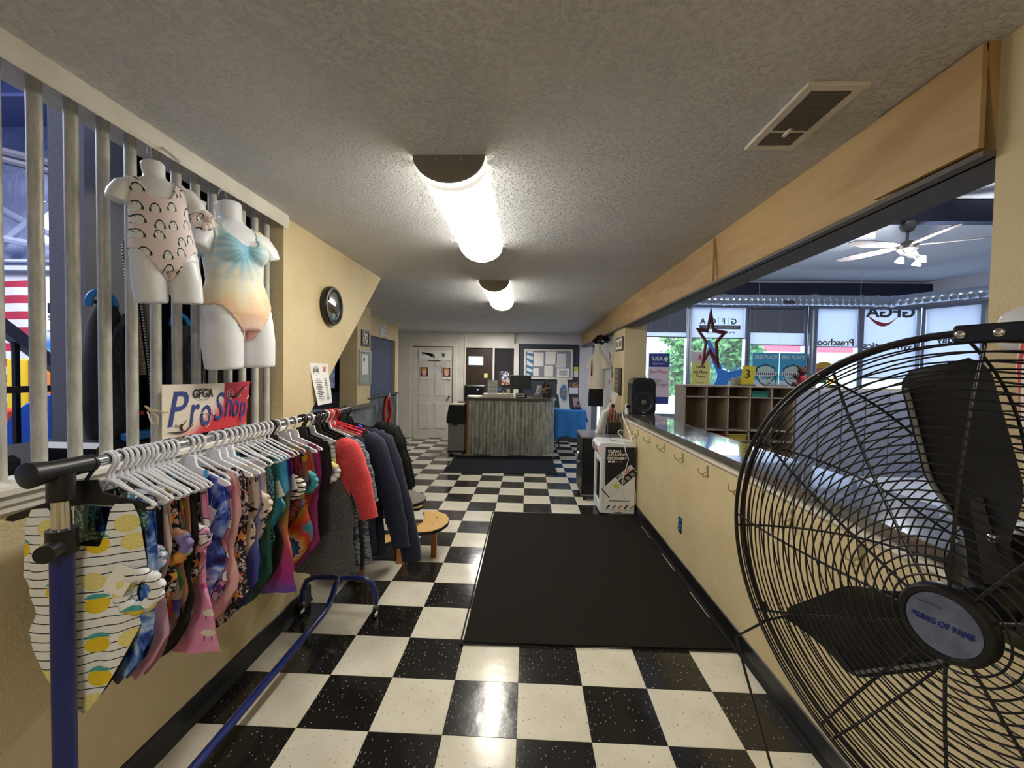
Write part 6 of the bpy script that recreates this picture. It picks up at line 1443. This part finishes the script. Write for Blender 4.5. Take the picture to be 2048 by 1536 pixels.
# ================================================================ cleaning machines stored behind the grille
M_bag = mat('vacuum_bag', lambda c: c.mix(H('1d1c1e'), H('2c2a2a'), c.noise(9, 3).smooth(.4, .6)), .75)
M_vblue = mat('vacuum_blue', '2a86d0', .35)
def vacuum(x, y, s, label):
    t = thing('upright_vacuum', (x, y, 1.08), label, 'vacuum', 'upright vacuums stored behind the grille')
    z = 1.08
    MB().bbox(x-.12*s, x+.13*s, y-.16*s, y+.10*s, z, z+.11*s, .02).build('vacuum_head', M_black, t)
    b = body_rings([(x, y, z+.10*s, .075*s, .07*s), (x-.005, y, z+.22*s, .09*s, .085*s), (x-.015, y+.01, z+.42*s, .085*s, .08*s), (x-.03, y+.015, z+.58*s, .06*s, .06*s), (x-.035, y+.02, z+.66*s, .035*s, .035*s)], 20)
    b.build('dust_bag', M_bag, t, 60)
    MB().tube([(x-.09*s, y+.02, z+.1*s), (x-.1*s, y+.02, z+.55*s), (x-.07*s, y+.02, z+.68*s)], .014*s, 8).build('handle_tube', M_black, t, 60)
    MB().tube(arc((x-.04*s, y+.01, z+.66*s), .055*s, -.2, pi+.2, 10, (0, 1, 0), (0, 0, 1)), .013*s, 8).build('blue_grip', M_vblue, t, 60)
    MB().bbox(x+.10*s, x+.135*s, y-.06*s, y+.06*s, z+.10*s, z+.135*s, .006).build('blue_pedal', M_vblue, t)
    for k in range(4): MB().tube([(x+.065*s+.01*k, y-.02*k, z+.62*s-.02*k), (x+.09*s, y-.05-.012*k, z+.45*s), (x+.085*s, y-.03+.02*k, z+.30*s), (x+.08*s, y+.03, z+.44*s), (x+.06*s, y+.03-.01*k, z+.62*s)], .005, 6).build('cord_coil', M_black, t, 60)
    MB().box(x+.094*s, x+.10*s, y+.01*s, y+.05*s, z+.2*s, z+.215*s).build('red_label', mat('red_label', 'c03a2a', .5), t)
    return t
vacuum(-1.72, .02, 1.0, 'black upright vacuum with blue grip, nearest behind the pipes')
vacuum(-1.78, .48, .95, 'black upright vacuum with blue grip behind the small torso')
def hose(p, r, label):
    pts = []; rs = []
    P = [Vector(q) for q in p]
    for a, b_ in zip(P, P[1:]):
        n = max(2, int((b_-a).length/.006))
        for i in range(n): pts.append(a.lerp(b_, i/n)); rs.append(r*(1.0 if len(pts) % 2 else .86))
    MB().tube(pts, rs, 10).build('vacuum_hose', mat('ribbed_hose', '6d6350', .6), smooth=20, label=label, cat='hose')
hose([(-1.66, .10, 1.45), (-1.66, .07, 1.7), (-1.67, .05, 1.95), (-1.68, .06, 2.0), (-1.69, .09, 2.02), (-1.69, .12, 1.98), (-1.68, .15, 1.7), (-1.67, .17, 1.45), (-1.66, .17, 1.2)], .019, 'tan ribbed vacuum hose looped upright behind the pipes')
for k, y in enumerate((.62, .70, .78)): MB().lathe([(0, 0), (.038, 0), (.038, .235), (.03, .235), (.03, .2), (0, .2)], 18, Matrix.Translation((-1.62, y, 1.08))).build('cardboard_tube', mat('cardboard', 'b99a68', .8), smooth=40, label=('cardboard tube standing behind the sign, nearest of three', 'cardboard tube standing behind the sign, middle of three', 'cardboard tube standing behind the sign, farthest of three')[k], cat='tube', group='cardboard tubes behind the grille')
MB().bbox(-2.3, -1.75, -.75, -.25, 1.081, 1.17, .02).build('equipment_case', mat('case_black', '18181b', .7), label='flat black equipment case on the platform at the left edge', cat='case')
MB().bbox(-2.12, -1.72, .62, .85, 1.081, 1.5, .03).build('black_crate', mat('crate_black', '131316', .8), label='large black padded crate at the back of the storage bay', cat='crate')
# ================================================================ the big fan
FC = Vector((.690, -1.012, 1.138)); az, el = radians(-158.7), radians(-3.3)
nF = Vector((cos(el)*cos(az), cos(el)*sin(az), sin(el)))
xF = Vector((0, 0, 1)).cross(nF).normalized(); yF = nF.cross(xF).normalized()
FM = Matrix(((xF.x, yF.x, nF.x, FC.x), (xF.y, yF.y, nF.y, FC.y), (xF.z, yF.z, nF.z, FC.z), (0, 0, 0, 1)))
t = thing('drum_fan', (.86, -.95, 0), 'large black industrial fan with a round wire cage at the right edge', 'fan')
def fb(mb): mb.v = [tuple(FM @ Vector(v)) for v in mb.v]; return mb
RR = .42
def zf(r): return .062*(1-(r/RR)**2.2)
def zr(r): return -.175*(1-(max(0, r-.1)/(RR-.1))**3.2)
M_wire = mat('black_wire', '17171a', .3, spec=.6)
fcg = MB(); rcg = MB()
N = 27
for i in range(N):
    r = .066+(RR-.066)*i/(N-1)
    fcg.tube([(r*cos(a), r*sin(a), zf(r)) for a in [2*pi*k/96 for k in range(96)]], .0016, 5, closed=True)
for i in range(26):
    r = .07+(RR-.07)*i/25
    rcg.tube([(r*cos(a), r*sin(a), zr(r)) for a in [2*pi*k/96 for k in range(96)]], .0016, 5, closed=True)
fb(fcg).build('front_cage_wires', M_wire, t, 60); fb(rcg).build('rear_cage_wires', M_wire, t, 60)
def rod(a, f, r0, r1, n=14, rad=.0026):
    return MB().tube([(r*cos(a), r*sin(a), f(r)-(.003 if f is zf else -.003)) for r in [r0+(r1-r0)*i/n for i in range(n+1)]], rad, 6)
for k in range(12):
    a = 2*pi*(k+.947)/12
    fb(rod(a, zf, .055, RR)).build('front_spoke', M_wire, t, 60); fb(rod(a+.06, zr, .06, RR, 18)).build('rear_spoke', M_wire, t, 60)
rim = MB()
for z, rad in ((0, .0042), (-.022, .0055)): rim.tube([((RR+.002)*cos(a), (RR+.002)*sin(a), z) for a in [2*pi*k/128 for k in range(128)]], rad, 8, closed=True)
fb(rim).build('cage_rim', M_wire, t, 60)
# hub cover with badge
fb(MB().lathe([(0, .045), (.053, .045), (.056, .052), (.056, .066), (.052, .072), (.045, .073), (.043, .068), (0, .068)], 48)).build('hub_ring', M_black, t, 40)
bd = fb(MB().lathe([(0, .0675), (.044, .0675), (.043, .0705), (0, .0715)], 48)).build('hub_badge', mat('badge_silver', lambda c: c.mix(H('767d92'), H('656c82'), c.noise(40, 3).smooth(.4, .6)), .3, .4), t, 40)
text('lettering', '*KING OF FANS', .012, mat('badge_blue', '1c2a6a', .4), FM @ Matrix.Translation((0, 0, .0722)), bd, width=.070, bold=.025)
fb(MB().box(-.032, .0, .024, .0244, .0715, .0722)).build('badge_line', M_ink, bd)
# blades
M_bl = mat('fan_blade_black', lambda c: c.mix(H('1a1a1c'), H('2b2b2d'), c.noise(7, 4).smooth(.5, .8)), .42, spec=.45)
for k, ang in enumerate((102, 221, 341)):
    A = Matrix.Rotation(radians(ang), 4, 'Z')
    def bf(u, v):
        r = .075+.305*u; w = .048+.036*sstep(0, .4, u) - .008*u - .02*sstep(.9, 1, u)**2
        s = (v-.5)*2; y = s*w; tw = .055*(1-.35*u)
        return A @ Vector((r, y, -.075 - s*tw - .012*(1-s*s))), (A.to_3x3() @ Vector((0, 0, 1)))
    b = MB().sheet(lambda u, v: bf(u, v), 20, 10, .003); o = fb(b).build('blade', M_bl, t, 50)
    e = MB().tube([bf(u, .93)[0]+Vector((0, 0, .004)) for u in [.12+.78*i/12 for i in range(13)]], .004, 6); fb(e).build('blade_rib', mat('blade_rib', '8a8883', .35), o, 60)
    fb(MB().tube([A @ Vector((.03, 0, -.08)), A @ Vector((.16, 0, -.088))], [.03, .02], 8)).build('blade_iron', M_black, o, 40)
    for (r, s) in ((.10, .35), (.10, .65), (.15, .5)):
        p = bf((r-.075)/.305, s)[0]; fb(MB().ball((p.x, p.y, p.z+.004), (.008, .008, .004), 10, 6)).build('rivet', M_chrome, o, 60)
fb(MB().lathe([(0, -.30), (.085, -.30), (.095, -.28), (.095, -.14), (.06, -.11), (.03, -.05), (.03, -.03), (0, -.03)], 28)).build('motor', M_black, t, 40)
# clamp, stand
fb(MB().bbox(-.02, .10, .405, .432, -.03, .012, .003)).build('rim_clamp', M_black, t)
for x in (-.01, .03, .07): fb(MB().ball((x, .418, .014), (.007, .007, .004), 10, 6)).build('clamp_bolt', M_chrome, t, 60)
pb = FM @ Vector((0, 0, -.30)); px_, py_ = pb.x, pb.y
MB().tube([pb, (pb.x+.02, pb.y+.005, pb.z-.06), (pb.x+.02, pb.y+.005, .06)], .022, 14).build('stand_pole', M_black, t, 40)
MB().lathe([(0, 0), (.20, 0), (.20, .02), (.17, .035), (.03, .06), (0, .06)], 32, Matrix.Translation((pb.x-.04, pb.y, 0))).build('stand_base', M_black, t, 40)
fb(MB().box(.02, .20, -.55, -.20, -.34, -.31)).build('control_box', M_black, t)
cd = [FM @ Vector((-.37, -.19, -.03)), FM @ Vector((-.375, -.24, -.04)), Vector((.58, -.55, .80)), Vector((.66, -.58, .5)), Vector((.74, -.62, .2)), Vector((.80, -.68, .02)), Vector((.9, -.8, .008)), Vector((1.1, -.9, .008))]
MB().tube(cd, .0035, 6).build('power_cord', M_black, t, 60)
# flag pattern cap hanging on the near wall behind the fan
t = thing('flag_leotard', (1.15, -.75, 1.3), 'white display form in stars and stripes leotard on the wall behind the fan', 'mannequin')
def p_flag(c): 
    d, p, col = c.voro(34, .6, vec=c.vec(c.y, c.z, 0), dim='2D')
    st = c.mix(H('17171c'), H('e9e6e2'), d.lt(.32))
    return c.mix(st, c.mix(H('d8432f'), H('ecebe8'), ((c.y*1.0+.15*c.z)/.035).frac().gt(.5)), c.z.lt(1.57))
MB().add(*(lambda b: (b.v, b.f))(body_rings([(1.13, -.80, 1.22, .05, .10), (1.13, -.80, 1.34, .05, .11), (1.12, -.80, 1.52, .06, .12), (1.12, -.80, 1.61, .055, .115), (1.125, -.79, 1.66, .045, .08)], 20))).build('leotard_body', mat('g_flag', p_flag, .6), t, 60)
MB().ball((1.12, -.685, 1.60), (.045, .05, .055), 14, 10).build('shoulder', M_wpl, t, 60)
